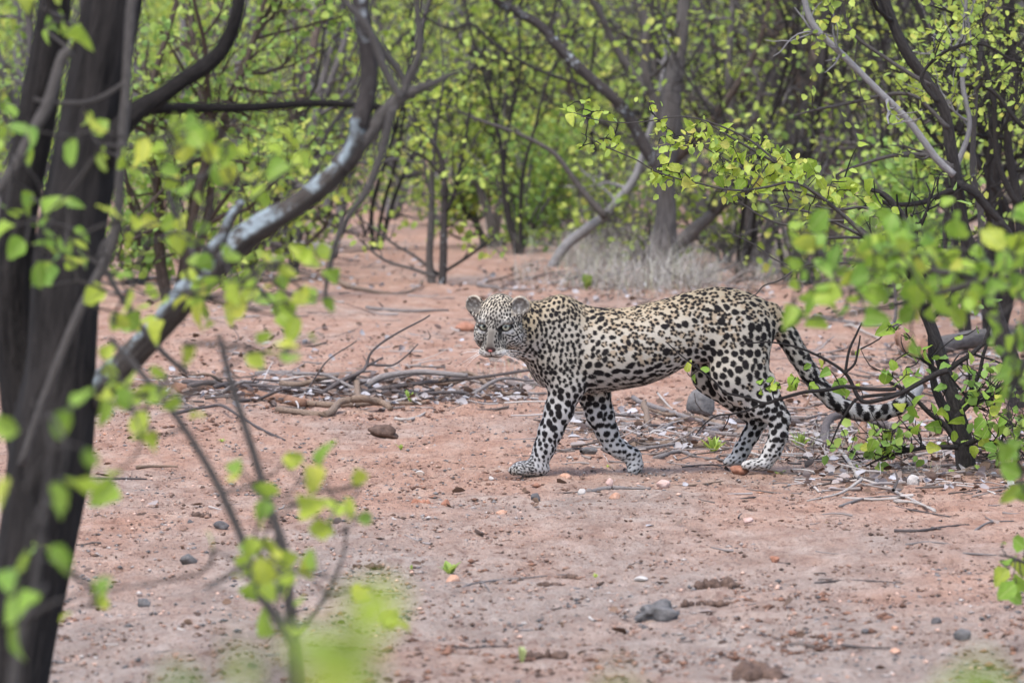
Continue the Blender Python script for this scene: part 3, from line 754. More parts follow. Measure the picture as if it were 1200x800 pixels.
# the rest of the wood: each its own tree
AT = [
    ('slim bare dark sapling tree in front of the straight-stemmed grey tree', 925, 33.5, 2.8, 240, dict(stems=3, leafm=LM_FAR, kids=9, leaf=1, r=0.022, mat=B_DARK, lean=0.35, klen=0.7, size=0.05)),
    ('thin leafless many-stemmed tree beside the bare-limbed grey one', 862, 34.0, 2.8, 241, dict(stems=4, leafm=LM_FAR, kids=9, leaf=1, r=0.020, mat=B_DARK, lean=0.45, klen=0.7, size=0.05)),
    ('bare twiggy sapling tree between the two reddish-brown trees and the leafy bough', 1045, 33.0, 2.8, 242, dict(stems=4, leafm=LM_YEL, kids=9, leaf=2, r=0.020, mat=B_DARK, lean=0.40, klen=0.7, size=0.05)),
    ('thin dark sapling tree left of the slanting pale stem', 612, 37.5, 2.8, 243, dict(stems=3, leafm=LM_YEL, kids=9, leaf=2, r=0.022, mat=B_DARK, lean=0.30, klen=0.7, size=0.05)),
    ('slim dark sapling tree under the lichened limb tip', 440, 38.5, 2.8, 244, dict(stems=3, leafm=LM_YEL, kids=9, leaf=2, r=0.022, mat=B_DARK, lean=0.30, klen=0.7, size=0.05)),
    ('thin dark sapling tree in front of the green-crowned tree', 345, 34.5, 2.8, 245, dict(stems=3, leafm=LM_FAR, kids=9, leaf=2, r=0.022, mat=B_DARK, lean=0.35, klen=0.7, size=0.05)),
    ('wispy dark sapling tree behind the dark arching bough', 715, 39.0, 3.0, 246, dict(stems=4, leafm=LM_FAR, kids=9, leaf=2, r=0.022, mat=B_DARK, lean=0.35, klen=0.7, size=0.05)),
    ('wiry dark sapling tree right beside the slender upright dark tree', 1140, 26.0, 2.6, 247, dict(stems=4, leafm=LM_YEL, kids=9, leaf=2, r=0.018, mat=B_DARK, lean=0.40, klen=0.7, size=0.05)),
    ('spindly leafless tree in the shade behind the straight-stemmed grey tree', 960, 45.0, 3.4, 248, dict(stems=4, leafm=LM_FAR, kids=12, leaf=1, r=0.035, mat=B_DARK, lean=0.25, klen=0.7, size=0.05)),
    ('spindly dark tree deep in the wood behind the bare-limbed grey one', 890, 46.0, 3.4, 249, dict(stems=4, leafm=LM_FAR, kids=12, leaf=1, r=0.035, mat=B_DARK, lean=0.25, klen=0.7, size=0.05)),
    # label, px, Y, H, seed, kwargs
    ('low bright green bush tree beside the dark trunk, leaves thick to the ground', 205, 30.5, 2.3, 201, dict(stems=4, leafm=LM_GREEN, kids=12, leaf=11, mat=B_BROWN, r=0.035, crown=0.05)),
    ('leafy green tree with two brown stems seen under the lichened limb', 262, 35.5, 3.0, 202, dict(stems=2, leafm=LM_GREEN, kids=14, leaf=8, mat=B_BROWN, r=0.05)),
    ('green-crowned tree with thin grey stems behind the lichened limb', 330, 38.0, 3.2, 203, dict(stems=3, leafm=LM_FAR, kids=16, leaf=7, r=0.04)),
    ('pale grey stemmed tree beyond the tip of the lichened limb', 395, 42.0, 3.4, 204, dict(stems=3, leafm=LM_FAR, kids=16, leaf=7, r=0.045)),
    ('yellowing tree with slim stems left of the twin-stemmed small tree', 455, 46.0, 3.2, 205, dict(stems=3, leafm=LM_YEL, kids=14, leaf=9, r=0.04)),
    ('broad yellow-green tree whose crown fills the gap over the red patch', 545, 47.0, 3.5, 206, dict(stems=3, leafm=LM_YEL, kids=16, leaf=7, r=0.05)),
    ('yellow-leaved tree with dark stems behind the dark crooked one', 612, 46.5, 3.3, 207, dict(stems=3, leafm=LM_YEL, kids=14, leaf=8, r=0.05, mat=B_GREY)),
    ('tall green tree behind the dark reddish stump', 705, 48.0, 3.6, 208, dict(stems=3, leafm=LM_FAR, kids=15, leaf=7, r=0.05)),
    ('twisted grey tree close behind the stout trunk in dry grass', 838, 38.5, 3.0, 209, dict(stems=3, leafm=LM_FAR, kids=9, leaf=4, r=0.06, mat=B_GREY, lean=0.45)),
    ('bare-limbed grey tree with dark knotted stems right of the stout trunk', 885, 35.5, 3.0, 210, dict(stems=4, leafm=LM_FAR, kids=11, leaf=2, r=0.05, mat=B_GREY, lean=0.35)),
    ('rough reddish-brown trunk of a tree behind the leafy sprays', 985, 36.0, 3.4, 211, dict(stems=1, leafm=LM_FAR, kids=14, leaf=5, r=0.085, mat=B_BROWN, lean=0.05, crown=0.3)),
    ('second reddish-brown tree leaning close by the rough one', 1018, 37.5, 3.4, 212, dict(stems=2, leafm=LM_FAR, kids=11, leaf=5, r=0.06, mat=B_BROWN, lean=0.15, crown=0.3)),
    ('grey straight-stemmed tree in the shade behind the leafy sprays', 940, 39.0, 3.4, 213, dict(stems=5, leafm=LM_FAR, kids=10, leaf=4, r=0.05, mat=B_GREY, lean=0.12, crown=0.3)),
    ('thin dark-stemmed tree between the reddish trunks and the tall shrub', 1062, 36.0, 3.2, 214, dict(stems=4, leafm=LM_FAR, kids=12, leaf=4, r=0.04, mat=B_GREY)),
    ('slim dark sapling tree with yellow leaves at the wood edge', 1165, 27.5, 2.8, 215, dict(stems=4, leafm=LM_YEL, kids=11, leaf=5, r=0.032, mat=B_DARK, size=0.045)),
    ('crowded grey stems of a yellow-leaved tree at the wood edge', 1215, 31.0, 3.2, 216, dict(stems=4, leafm=LM_YEL, kids=12, leaf=6, r=0.04, mat=B_GREY)),
    ('green tree with leaning stems far behind the dark front trunk', 95, 37.0, 3.2, 217, dict(stems=3, leafm=LM_GREEN, kids=13, leaf=8, r=0.045)),
    ('dense green tree beyond the two front trunks', 20, 41.0, 3.4, 218, dict(stems=3, leafm=LM_GREEN, kids=13, leaf=8, r=0.05)),
    ('tall leafy tree deep in the wood above the dry grass', 775, 52.0, 4.0, 219, dict(stems=3, leafm=LM_FAR, kids=17, leaf=7, r=0.06)),
    ('deep green tree far behind the bare-limbed grey tree', 905, 55.0, 4.2, 220, dict(stems=4, leafm=LM_FAR, kids=17, leaf=6, r=0.06)),
    ('leafy tree far behind the rough reddish-brown trunk', 1010, 57.0, 4.2, 221, dict(stems=4, leafm=LM_FAR, kids=17, leaf=6, r=0.06)),
    ('far green tree behind the tall shrub by the wood edge', 1115, 50.0, 4.0, 222, dict(stems=4, leafm=LM_FAR, kids=17, leaf=6, r=0.06)),
    ('far yellow-green tree behind the crowded grey stems', 1210, 47.0, 4.0, 223, dict(stems=3, leafm=LM_YEL, kids=15, leaf=7, r=0.06)),
    ('far green tree deep in the wood above the red patch', 490, 58.0, 4.2, 224, dict(stems=3, leafm=LM_FAR, kids=17, leaf=7, r=0.06)),
    ('far leafy tree deep in the wood beyond the lichened limb', 370, 56.0, 4.2, 225, dict(stems=3, leafm=LM_FAR, kids=17, leaf=7, r=0.06)),
    ('far green tree deep in the wood behind the bright green bush', 240, 52.0, 4.0, 226, dict(stems=3, leafm=LM_GREEN, kids=17, leaf=7, r=0.06)),
    ('far leafy tree deep in the wood beyond the two front trunks', 110, 55.0, 4.2, 227, dict(stems=3, leafm=LM_FAR, kids=17, leaf=7, r=0.06)),
    ('far yellow-green tree deep in the wood behind the slanting stem', 640, 60.0, 4.4, 228, dict(stems=3, leafm=LM_YEL, kids=17, leaf=7, r=0.06)),
    ('twiggy grey scrub bush around the foot of the slanting pale stem', 690, 37.4, 0.9, 233, dict(stems=9, leafm=LM_FAR, kids=7, leaf=2, r=0.012, klen=0.4, lean=0.8, crown=0.05)),
    ('leafless grey scrub bush tangled round the stout trunk in dry grass', 752, 35.6, 0.75, 234, dict(stems=10, leafm=LM_FAR, kids=6, leaf=1, r=0.010, klen=0.35, lean=1.0, crown=0.05)),
    ('grey twiggy scrub bush right of the stout trunk', 850, 36.2, 0.8, 235, dict(stems=9, leafm=LM_FAR, kids=7, leaf=2, r=0.011, klen=0.4, lean=0.9, crown=0.05)),
    ('green-tipped scrub bush behind the slanting pale stem', 640, 40.0, 1.2, 236, dict(stems=7, leafm=LM_YEL, kids=8, leaf=6, r=0.014, klen=0.4, lean=0.6, crown=0.05)),
    ('sparse scrub bush under the pale grey stemmed tree', 350, 39.0, 1.1, 237, dict(stems=8, leafm=LM_FAR, kids=8, leaf=4, r=0.013, klen=0.4, lean=0.7, crown=0.05)),
    ('yellow-green scrub bush beside the leafy green tree', 285, 33.5, 1.0, 238, dict(stems=8, leafm=LM_YEL, kids=8, leaf=5, r=0.013, klen=0.4, lean=0.7, crown=0.05)),
    ('leafy scrub bush between the dark trunk and the bright green bush tree', 160, 33.0, 1.2, 239, dict(stems=7, leafm=LM_GREEN, kids=8, leaf=8, r=0.013, klen=0.4, lean=0.6, crown=0.05)),
    ('knee-high green bush under the dark crooked many-stemmed tree', 606, 38.0, 1.0, 229, dict(stems=6, leafm=LM_GREEN, kids=7, leaf=8, r=0.014, klen=0.35, lean=0.6, crown=0.05)),
    ('low green bush at the foot of the reddish-brown trunks', 1040, 31.0, 0.9, 230, dict(stems=6, leafm=LM_GREEN, kids=7, leaf=8, r=0.014, klen=0.4, lean=0.6, crown=0.05)),
    ('small bright green bush at the shady edge of the wood', 1110, 29.0, 1.0, 231, dict(stems=6, leafm=LM_GREEN, kids=7, leaf=9, r=0.014, klen=0.4, lean=0.6, crown=0.05)),
    ('low grey twiggy bush in the shade behind the leafy sprays', 950, 33.0, 1.1, 232, dict(stems=7, leafm=LM_FAR, kids=8, leaf=2, r=0.014, klen=0.4, lean=0.6, crown=0.05)),
]
for lab, px_, Yy, H_, sd_0, kw in AT:
    bush = H_ < 1.5
    auto_tree(lab, px_, Yy, H_, sd_0, name='bush' if bush else 'mopane_tree', group='bushes at the wood edge' if bush else 'trees of the woodland behind the leopard', **kw)

THICK = ['two front trunks', 'front trunk with the lichened limb', 'bright green bush tree', 'leafy green two-stemmed tree', 'tree with thin grey stems', 'pale grey stemmed tree', 'gap over the red patch', 'twin-stemmed small tree',
         'dark crooked many-stemmed tree', 'dark reddish stump tree', 'stout trunk in dry grass', 'twisted grey tree', 'bare-limbed grey tree', 'straight-stemmed grey tree', 'two reddish-brown trees', 'slender upright dark tree', 'crowded grey stems']
for k in range(17):
    rr_ = np.random.default_rng(900 + k); c_ = k % 4
    auto_tree('chest-high %s thicket bush deep in the wood beyond the %s' % (('mixed green', 'yellow-leaved', 'plain green', 'mixed green')[c_], THICK[k]), -20 + 76 * k + rr_.uniform(-20, 20), 43.5 + rr_.uniform(0, 12) + (4 if 380 < 76 * k < 500 else 0), 1.7, 400 + k, name='bush', group='thicket bushes deep in the wood',
              stems=5, leafm=[LM_FAR, LM_YEL, LM_GREEN, LM_FAR][c_], kids=9, leaf=5 if k < 11 else 3, r=0.02, klen=0.55, lean=0.55, crown=0.05, size=0.055)

# the far wood, one mass
def far_wood():
    rg = np.random.default_rng(77); g = Geo(); L = []
    for k in range(210):
        y = rg.uniform(60, 95); x = rg.uniform(-0.135, 0.135) * y; h = rg.uniform(3.5, 6.0); p = [np.array([x, y, -0.05])]; d = np.array([0, 0, 1.0])
        for i in range(6):
            d = unit(d + rg.normal(0, 0.16, 3)); p.append(p[-1] + d * h / 6)
        p = np.array(p); g.tube(p, np.linspace(rg.uniform(0.05, 0.11), 0.03, 7), 5, 0, cap=False)
        c = rg.normal(0, 1, (230, 3)) * np.array([0.95, 0.95, 0.36 * h]) * 0.8 + np.array([x, y, 0.42 * h])
        L.append(c[c[:, 2] > 0.15])
    root = empty('far_wood', (0, 80, 0)); tag(root, 'distant mass of green and yellow woodland closing the view', None, None, 'stuff')
    o = np.array([0, 80, 0.0]); g.flush(); g.v = [v - o for v in g.v]
    g.build('stems', B_GREY, root, 'stuff')
    V, F = leaf_batch(np.concatenate(L) - o, 0.13, rg)
    mesh_obj('foliage', V, F, LM_FAR, root, False)['kind'] = 'stuff'
far_wood()

# dry grass in the background
def grass(name, label, spots, seed, cols, hmin, hmax, wid):
    rg = np.random.default_rng(seed); B = []
    for (x0, x1, y0, y1, n) in spots:
        u, v = rg.uniform(x0, x1, n), rg.uniform(y0, y1, n)
        B += [G(a, b) for a, b in zip(u, v)]
    B = np.array(B)
    cl = vnoise2(B[:, 0] * 2.2 + seed, B[:, 1] * 1.1) + 0.5 * vnoise2(B[:, 0] * 6, B[:, 1] * 3)
    B = B[cl > -0.45]; n = len(B)
    a = rg.uniform(0, 6.28, n); h = rg.uniform(hmin, hmax, n) * (0.55 + 0.9 * np.clip(cl[cl > -0.45], 0, 1)); bend = rg.uniform(0.4, 3.2, n)
    d = np.stack([np.cos(a), np.sin(a), np.zeros(n)], 1); sd_ = np.stack([-np.sin(a), np.cos(a), np.zeros(n)], 1); V = []
    for t_ in (0, .35, .7, 1.0):
        c = B + d * (bend * h * t_ * t_ * 0.7)[:, None] + np.array([0, 0, 1.0]) * (h * (t_ - 0.35 * bend * t_ * t_ * 0.6))[:, None]
        w = wid * (1 - 0.85 * t_)
        V += [c - sd_ * w, c + sd_ * w]
    V = np.stack(V, 1).reshape(-1, 3); b = np.arange(n)[:, None] * 8
    F = np.concatenate([b + np.array([2 * i, 2 * i + 1, 2 * i + 3, 2 * i + 2]) for i in range(3)])
    t = NT(name); col = t.ramp(t.n('ShaderNodeNewGeometry').outputs['Random Per Island'], cols)
    tag(mesh_obj(name, V, F, t.done(t.bsdf(col, 0.8, 0.2)), None, True), label, None, None, 'stuff')
DRY = [(0, (0.11, 0.095, 0.085)), (0.4, (0.27, 0.25, 0.225)), (0.85, (0.43, 0.41, 0.38)), (1, (0.28, 0.31, 0.13))]
grass('dry_grass', 'dry grey grass matted around the stout trunk and the wood edge', [(655, 840, 298, 340, 6500), (600, 700, 315, 340, 500), (800, 930, 288, 332, 2600), (880, 1190, 300, 335, 1200), (700, 900, 335, 352, 500), (130, 400, 258, 292, 1500), (560, 760, 262, 300, 1500), (820, 1200, 262, 300, 2200), (380, 480, 225, 245, 300)], 31, DRY, 0.06, 0.44, 0.0015)
grass('grass_wisps', 'sparse pale grass wisps by the fallen sticks', [(420, 640, 440, 470, 200), (640, 960, 478, 530, 160), (560, 640, 425, 450, 160), (600, 640, 400, 440, 60), (985, 1130, 520, 572, 260), (925, 1000, 495, 548, 110), (880, 930, 520, 552, 40), (790, 850, 490, 528, 50)], 32, DRY, 0.03, 0.15, 0.0011)

def twig_litter():
    rg = np.random.default_rng(55); g = Geo()
    for (x0, x1, y0, y1, n) in [(190, 640, 445, 480, 220), (640, 990, 485, 545, 240), (930, 1200, 500, 585, 200), (940, 1200, 405, 480, 150), (250, 640, 350, 445, 70), (80, 1200, 560, 790, 90), (150, 480, 285, 350, 60), (560, 1150, 300, 370, 160)]:
        for _ in range(n):
            c = G(rg.uniform(x0, x1), rg.uniform(y0, y1)); a = rg.uniform(0, 6.28); L = rg.uniform(0.04, 0.24) * (c[1] / 20) * (0.5 if y0 > 550 else 1); d = np.array([math.cos(a), math.sin(a), rg.normal(0, 0.10)])
            p = [c + np.array([0, 0, 0.004 + abs(rg.normal(0, 0.012)) * (y0 < 550)])]
            for i in range(3):
                d = unit(d + rg.normal(0, 0.22, 3) * np.array([1, 1, .4])); p.append(p[-1] + d * L / 3)
            p = np.array(p); p[:, 2] = np.maximum(p[:, 2], ground_h(p[:, 0], p[:, 1]) + 0.002)
            r = rg.uniform(0.0016, 0.0065) * (0.7 if y0 > 550 else 1); g.twig(p, np.linspace(r, r * 0.5, 4), 5)
    o = g.build('twig_litter', W_MIX, None, 'stuff'); o['label'] = 'broken grey twigs littering the ground under the brush'
t_ = NT('twig_litter'); W_MIX = t_.done(t_.bsdf(t_.ramp(t_.n('ShaderNodeNewGeometry').outputs['Random Per Island'], [(0, (0.05, 0.04, 0.036)), (0.4, (0.17, 0.14, 0.125)), (0.8, (0.30, 0.265, 0.25)), (1, (0.42, 0.38, 0.35))]), 0.85, 0.2))
twig_litter()
# ================================================================ the leopard
S_PX = 349.0                                   # photo pixels per metre at its distance
YAW = 0.33                                     # hindquarters further off than the head
LEO_O = np.array([(750 - 600) / S_PX, 18.0, 0.0])

def surface_nets(D, org, h):
    """dual mesh of the zero level of a distance field"""
    s = D < 0
    nx, ny, nz = D.shape
    acc = np.zeros((nx - 1, ny - 1, nz - 1, 3), np.float32)
    cnt = np.zeros((nx - 1, ny - 1, nz - 1), np.float32)
    cr = {}
    for ax in range(3):
        a = [slice(None)] * 3; b = [slice(None)] * 3
        a[ax] = slice(0, -1); b[ax] = slice(1, None)
        x = s[tuple(a)] != s[tuple(b)]
        I = np.argwhere(x)
        d0 = D[tuple(a)][x]; d1 = D[tuple(b)][x]
        t = d0 / (d0 - d1)
        p = I.astype(np.float32); p[:, ax] += t
        cr[ax] = (I, d0 < 0)
        o1, o2 = [k for k in range(3) if k != ax]
        for e1 in (0, -1):
            for e2 in (0, -1):
                c = I.copy(); c[:, o1] += e1; c[:, o2] += e2
                ok = ((c >= 0) & (c < np.array(cnt.shape))).all(1)
                cc = c[ok]
                np.add.at(cnt, tuple(cc.T), 1)
                for k in range(3):
                    np.add.at(acc[..., k], tuple(cc.T), p[ok][:, k])
    act = cnt > 0
    idx = np.full(cnt.shape, -1, np.int64)
    idx[act] = np.arange(act.sum())
    V = acc[act] / cnt[act][:, None]
    F = []
    for ax in range(3):
        I, neg = cr[ax]
        o1, o2 = (ax + 1) % 3, (ax + 2) % 3
        ok = (I[:, o1] > 0) & (I[:, o2] > 0) & (I[:, o1] < cnt.shape[o1]) & (I[:, o2] < cnt.shape[o2])
        I = I[ok]; neg = neg[ok]
        def at(e1, e2):
            c = I.copy(); c[:, o1] += e1; c[:, o2] += e2
            return idx[tuple(c.T)]
        q = np.stack([at(-1, -1), at(0, -1), at(0, 0), at(-1, 0)], 1)
        q[~neg] = q[~neg][:, ::-1]
        F.append(q)
    F = np.concatenate(F)
    return V * h + org, F

class Field:
    def __init__(s, lo, hi, h):
        s.h = h; s.lo = np.array(lo, np.float32)
        n = np.ceil((np.array(hi) - s.lo) / h).astype(int) + 1
        s.n = n
        s.ax = [s.lo[k] + h * np.arange(n[k], dtype=np.float32) for k in range(3)]
        s.D = np.full(n, 50.0, np.float32)
    def add(s, fn, lo, hi, k=6.0, sub=False):
        a = np.clip(((np.array(lo) - k - 3 - s.lo) / s.h).astype(int), 0, s.n - 1)
        b = np.clip(((np.array(hi) + k + 3 - s.lo) / s.h).astype(int) + 2, 1, s.n)
        sl = tuple(slice(i, j) for i, j in zip(a, b))
        x = s.ax[0][sl[0]][:, None, None]; y = s.ax[1][sl[1]][None, :, None]; z = s.ax[2][sl[2]][None, None, :]
        d = fn(x, y, z).astype(np.float32)
        o = s.D[sl]
        if sub:
            d = -d
            hh = np.clip(0.5 - 0.5 * (d - o) / k, 0, 1)
            s.D[sl] = d * (1 - hh) + o * hh + k * hh * (1 - hh)
            s.D[sl] = np.maximum(s.D[sl], np.maximum(o, d))
        else:
            hh = np.clip(0.5 + 0.5 * (o - d) / k, 0, 1)
            s.D[sl] = o * (1 - hh) + d * hh - k * hh * (1 - hh)
    def cone(s, a, b, ra, rb, k=6.0, sy=1.0):
        a = np.array(a, float); b = np.array(b, float); ba = b - a; L = max((ba * ba).sum(), 1e-6)
        def fn(x, y, z):
            px, py, pz = x - a[0], y - a[1], z - a[2]
            t = np.clip((px * ba[0] + py * ba[1] + pz * ba[2]) / L, 0, 1)
            dx, dy, dz = px - t * ba[0], (py - t * ba[1]) / sy, pz - t * ba[2]
            return np.sqrt(dx * dx + dy * dy + dz * dz) - (ra + (rb - ra) * t)
        m = max(ra, rb) * max(1, sy)
        s.add(fn, np.minimum(a, b) - m, np.maximum(a, b) + m, k)
    def ell(s, c, r, k=6.0, sub=False):
        c = np.array(c, float); r = np.array(r, float)
        def fn(x, y, z):
            u, v, w = (x - c[0]) / r[0], (y - c[1]) / r[1], (z - c[2]) / r[2]
            k0 = np.sqrt(u * u + v * v + w * w) + 1e-6
            k1 = np.sqrt((u / r[0]) ** 2 + (v / r[1]) ** 2 + (w / r[2]) ** 2) + 1e-6
            return k0 * (k0 - 1) / k1
        s.add(fn, c - r, c + r, k, sub)

def M(px, py, y):
    """traced photo pixel + sideways offset -> field coordinates (x, y, up), all in pixels"""
    return np.array([px, y, 557.0 - (py + 0.078 * y)])

def build_leopard():
    f = Field((534, -125, -3), (1104, 62, 240), 1.0)
    # torso: elliptic sections along the spine
    tb = np.array([[618, 384, 410, 16], [630, 366, 436, 26], [640, 352, 447, 33], [655, 345, 455, 37], [670, 349, 459, 39], [685, 356, 461, 40],
                   [700, 359, 459, 41], [722, 360, 456, 43], [740, 358, 453, 43], [756, 354, 450, 42], [780, 348, 441, 38],
                   [800, 342, 430, 34], [817, 337, 425, 33], [840, 333, 424, 34], [860, 334, 424, 35], [880, 339, 420, 33],
                   [900, 348, 408, 26], [912, 360, 394, 17], [917, 368, 384, 9]], float)
    def torso(x, y, z):
        X = x[:, 0, 0]
        top = 557 - np.interp(X, tb[:, 0], tb[:, 1]); bot = 557 - np.interp(X, tb[:, 0], tb[:, 2]); w = np.interp(X, tb[:, 0], tb[:, 3])
        kk = np.ones(7) / 7
        sm = lambda q: np.convolve(np.pad(q, 3, mode='edge'), kk, 'valid')
        top, bot, w = sm(top), sm(bot), sm(w)
        c = ((top + bot) / 2)[:, None, None]; hh = ((top - bot) / 2)[:, None, None]; w = w[:, None, None]
        # egg-shaped section: narrower towards the back line
        zz = (z - c) / hh
        ww = w * (1 - 0.16 * np.clip(zz, -1, 1))
        q = np.sqrt((y / ww) ** 2 + zz ** 2)
        d = (q - 1) * np.minimum(w, hh)
        over = np.maximum(618 - x, 0) + np.maximum(x - 917, 0)
        return d + over
    f.add(torso, (612, -46, 90), (923, 46, 230), 5)
    # neck, chest
    f.cone(M(650, 392, 0), M(602, 386, -34), 42, 32, 12, 0.84)
    f.ell(M(640, 424, 0), (21, 27, 27), 14)
    # near shoulder and foreleg
    y = -25
    f.ell(M(657, 392, -25), (24, 13, 44), 14)
    f.cone(M(648, 420, -26), M(664, 452, -26), 24, 19, 12, 0.75)
    f.cone(M(664, 450, y), M(655, 480, y), 19.5, 16.5, 8, 0.8)
    f.cone(M(655, 480, y), M(645, 505, y), 16.5, 14.0, 5, 0.82)
    f.cone(M(645, 505, y), M(638, 524, y), 14.0, 12.2, 5, 0.85)
    f.cone(M(638, 524, y), M(630, 543, y), 12.2, 11.5, 5)
    f.ell(M(627, 549, y), (17, 12.5, 8.0), 6)
    f.ell(M(613, 548, y), (14, 12.5, 8.5), 5)
    for dy, dx in ((-9.5, 4), (-3.4, 0), (3.4, 0.5), (9.5, 5)):
        f.ell(M(604 + dx, 550.5, y + dy), (8.5, 4.0, 6.2), 1.6)
    # far foreleg, pushing off
    y = 24
    f.cone(M(686, 430, y), M(697, 462, y), 20, 18.5, 12, 0.7)
    for a, b, ra, rb in (((697, 462), (704, 485), 18.5, 16), ((704, 485), (712, 505), 16, 13), ((712, 505), (719, 520), 13, 10.8),
                         ((719, 520), (728, 526), 10.8, 10.2), ((728, 526), (742, 534), 10.2, 10), ((742, 534), (746, 544), 10, 9.5)):
        f.cone(M(*a, y), M(*b, y), ra, rb, 5, 0.85)
    f.ell(M(745.5, 546, y), (8.5, 11.5, 9.0), 4)
    for dy in (-8.5, -3, 3, 8.5):
        f.ell(M(742.5, 550, y + dy), (6.5, 3.8, 5.5), 1.5)
    # near hind leg
    y = -24
    f.cone(M(872, 388, -17), M(870, 436, y), 35, 33, 12, 0.58)
    f.cone(M(858, 438, y), M(870, 446, y), 24, 26, 10, 0.6)
    f.cone(M(870, 440, y), M(896, 471, y), 31, 20, 8, 0.62)
    f.cone(M(896, 471, y), M(916, 489, y), 20, 12.5, 6, 0.7)
    f.cone(M(905, 440, y), M(917, 486, y), 5, 8, 8, 0.7)
    for a, b, ra, rb in (((916, 489), (915, 509), 12.3, 11), ((915, 509), (908, 528), 11, 10.5), ((908, 528), (899, 541), 10.5, 9.5)):
        f.cone(M(*a, y), M(*b, y), ra, rb, 4, 0.85)
    f.ell(M(890, 543.5, y), (16, 11.5, 7.2), 5)
    for dy, dx in ((-9, 3), (-3.2, 0), (3.2, 0.5), (9, 4)):
        f.ell(M(878 + dx, 544.5, y + dy), (7.5, 3.9, 5.6), 1.5)
    # far hind leg, swinging forward
    y = 22
    f.cone(M(862, 400, 16), M(842, 436, y), 32, 26, 12, 0.6)
    f.cone(M(838, 436, y), M(880, 476, y), 25, 15, 8, 0.65)
    for a, b, ra, rb in (((880, 476), (894, 489), 15, 12), ((894, 489), (884, 508), 12, 10), ((884, 508), (873, 527), 10, 9.6), ((873, 527), (868, 537), 9.6, 9)):
        f.cone(M(*a, y), M(*b, y), ra, rb, 4, 0.85)
    f.ell(M(864, 538.5, y), (11.5, 10.5, 6.8), 5)
    for dy in (-8, -2.7, 2.7, 8):
        f.ell(M(856.5, 540, y + dy), (6, 3.6, 4.8), 1.5)
    # tail
    tl = [(905, 366, 0, 16), (917, 377, 0, 14), (928, 393, 0, 13), (940, 413, 1, 12), (953, 433, 2, 11.3), (967, 452, 4, 10.6), (983, 467, 6, 10.2),
          (1002, 477, 8, 9.8), (1024, 482, 10, 9.5), (1045, 481, 12, 9.3), (1064, 474, 14, 9.2), (1079, 463, 16, 9), (1086, 452, 17, 7.5)]
    for p, q in zip(tl[:-1], tl[1:]):
        f.cone(M(p[0], p[1], p[2]), M(q[0], q[1], q[2]), p[3], q[3], 3)
    # head, in its own frame (cm): a = to the right as seen, b = forward, c = up
    psi, phi = R(14), R(12)
    HC = M(585, 386, -64)
    fw = np.array([-math.sin(psi) * math.cos(phi), -math.cos(psi) * math.cos(phi), -math.sin(phi)])
    rt = np.array([math.cos(psi), -math.sin(psi), 0.0])
    up = np.cross(rt, -fw); up = up if up[2] > 0 else -up
    U = 3.5
    def toH(x, y, z):
        x, y, z = (x - HC[0]) / U, (y - HC[1]) / U, (z - HC[2]) / U
        return [x * v[0] + y * v[1] + z * v[2] for v in (rt, fw, up)]
    def H2M(a, b, c):
        return HC + U * (a * rt + b * fw + c * up)
    def hell(c, r, k=1.2, sub=False, tilt=0.0):
        c = np.array(c, float); r = np.array(r, float)
        ct, stt = math.cos(tilt), math.sin(tilt)
        def fn(x, y, z):
            a, b, cc = toH(x, y, z)
            a, b, cc = a - c[0], b - c[1], cc - c[2]
            a, b = a * ct - b * stt, a * stt + b * ct
            u, v, w = a / r[0], b / r[1], cc / r[2]
            k0 = np.sqrt(u * u + v * v + w * w) + 1e-6
            k1 = np.sqrt((u / r[0]) ** 2 + (v / r[1]) ** 2 + (w / r[2]) ** 2) + 1e-6
            return U * k0 * (k0 - 1) / k1
        m = H2M(*c); rr = max(r) * U
        f.add(fn, m - rr, m + rr, k * U, sub)
    def hcone(p, q, ra, rb, k=1.2):
        f.cone(H2M(*p), H2M(*q), ra * U, rb * U, k * U)
    hell((0, -1.5, 3.7), (6.7, 8.4, 7.4), 2.5)
    hell((0, 1.2, -0.4), (7.2, 6.0, 6.2), 2.0)
    hcone((0, 4.2, 4.4), (0, 10.9, -2.6), 2.9, 2.15, 1.6)
    for sg in (-1, 1):
        hell((sg * 5.0, 1.0, -2.0), (3.2, 4.6, 4.6), 1.6)
        hell((sg * 3.9, 5.2, 3.9), (2.5, 2.0, 1.2), 1.0)
    hell((0, 8.0, -4.4), (4.0, 4.6, 3.3), 1.4)
    hcone((0, 3, -6.0), (0, 9.4, -7.6), 3.3, 1.5, 1.2)
    for sg in (-1, 1):
        hell((sg * 2.15, 10.4, -5.3), (2.45, 2.3, 1.8), 0.5)
        hell((sg * 3.8, 7.6, 1.8), (1.75, 2.3, 0.95), 0.35, sub=True)
    hell((0, 12.0, -4.0), (1.9, 1.0, 1.05), 0.4)
    for sg in (-1, 1):
        cx = sg * 7.7
        hcone((sg * 5.6, 0.2, 4.6), (sg * 7.0, 0.2, 6.8), 2.9, 2.4, 0.9)
        hell((cx, 0.4, 7.7), (3.25, 1.9, 3.4), 0.9, tilt=sg * 0.25)
        hell((cx + sg * 0.25, 2.0, 7.95), (2.85, 1.9, 2.95), 0.25, sub=True, tilt=sg * 0.25)
    V, F = surface_nets(f.D, f.lo, f.h)
    # relax a little
    for it in range(2):
        acc = np.zeros_like(V); n = np.zeros(len(V))
        for i in range(4):
            for j in ((i + 1) % 4, (i + 3) % 4):
                np.add.at(acc, F[:, i], V[F[:, j]]); np.add.at(n, F[:, i], 1)
        V = V * 0.5 + 0.5 * acc / np.maximum(n, 1)[:, None]
    # drop anything but the main body
    fn = np.cross(V[F[:, 2]] - V[F[:, 0]], V[F[:, 3]] - V[F[:, 1]])
    N = np.zeros_like(V)
    for i in range(4): np.add.at(N, F[:, i], fn)
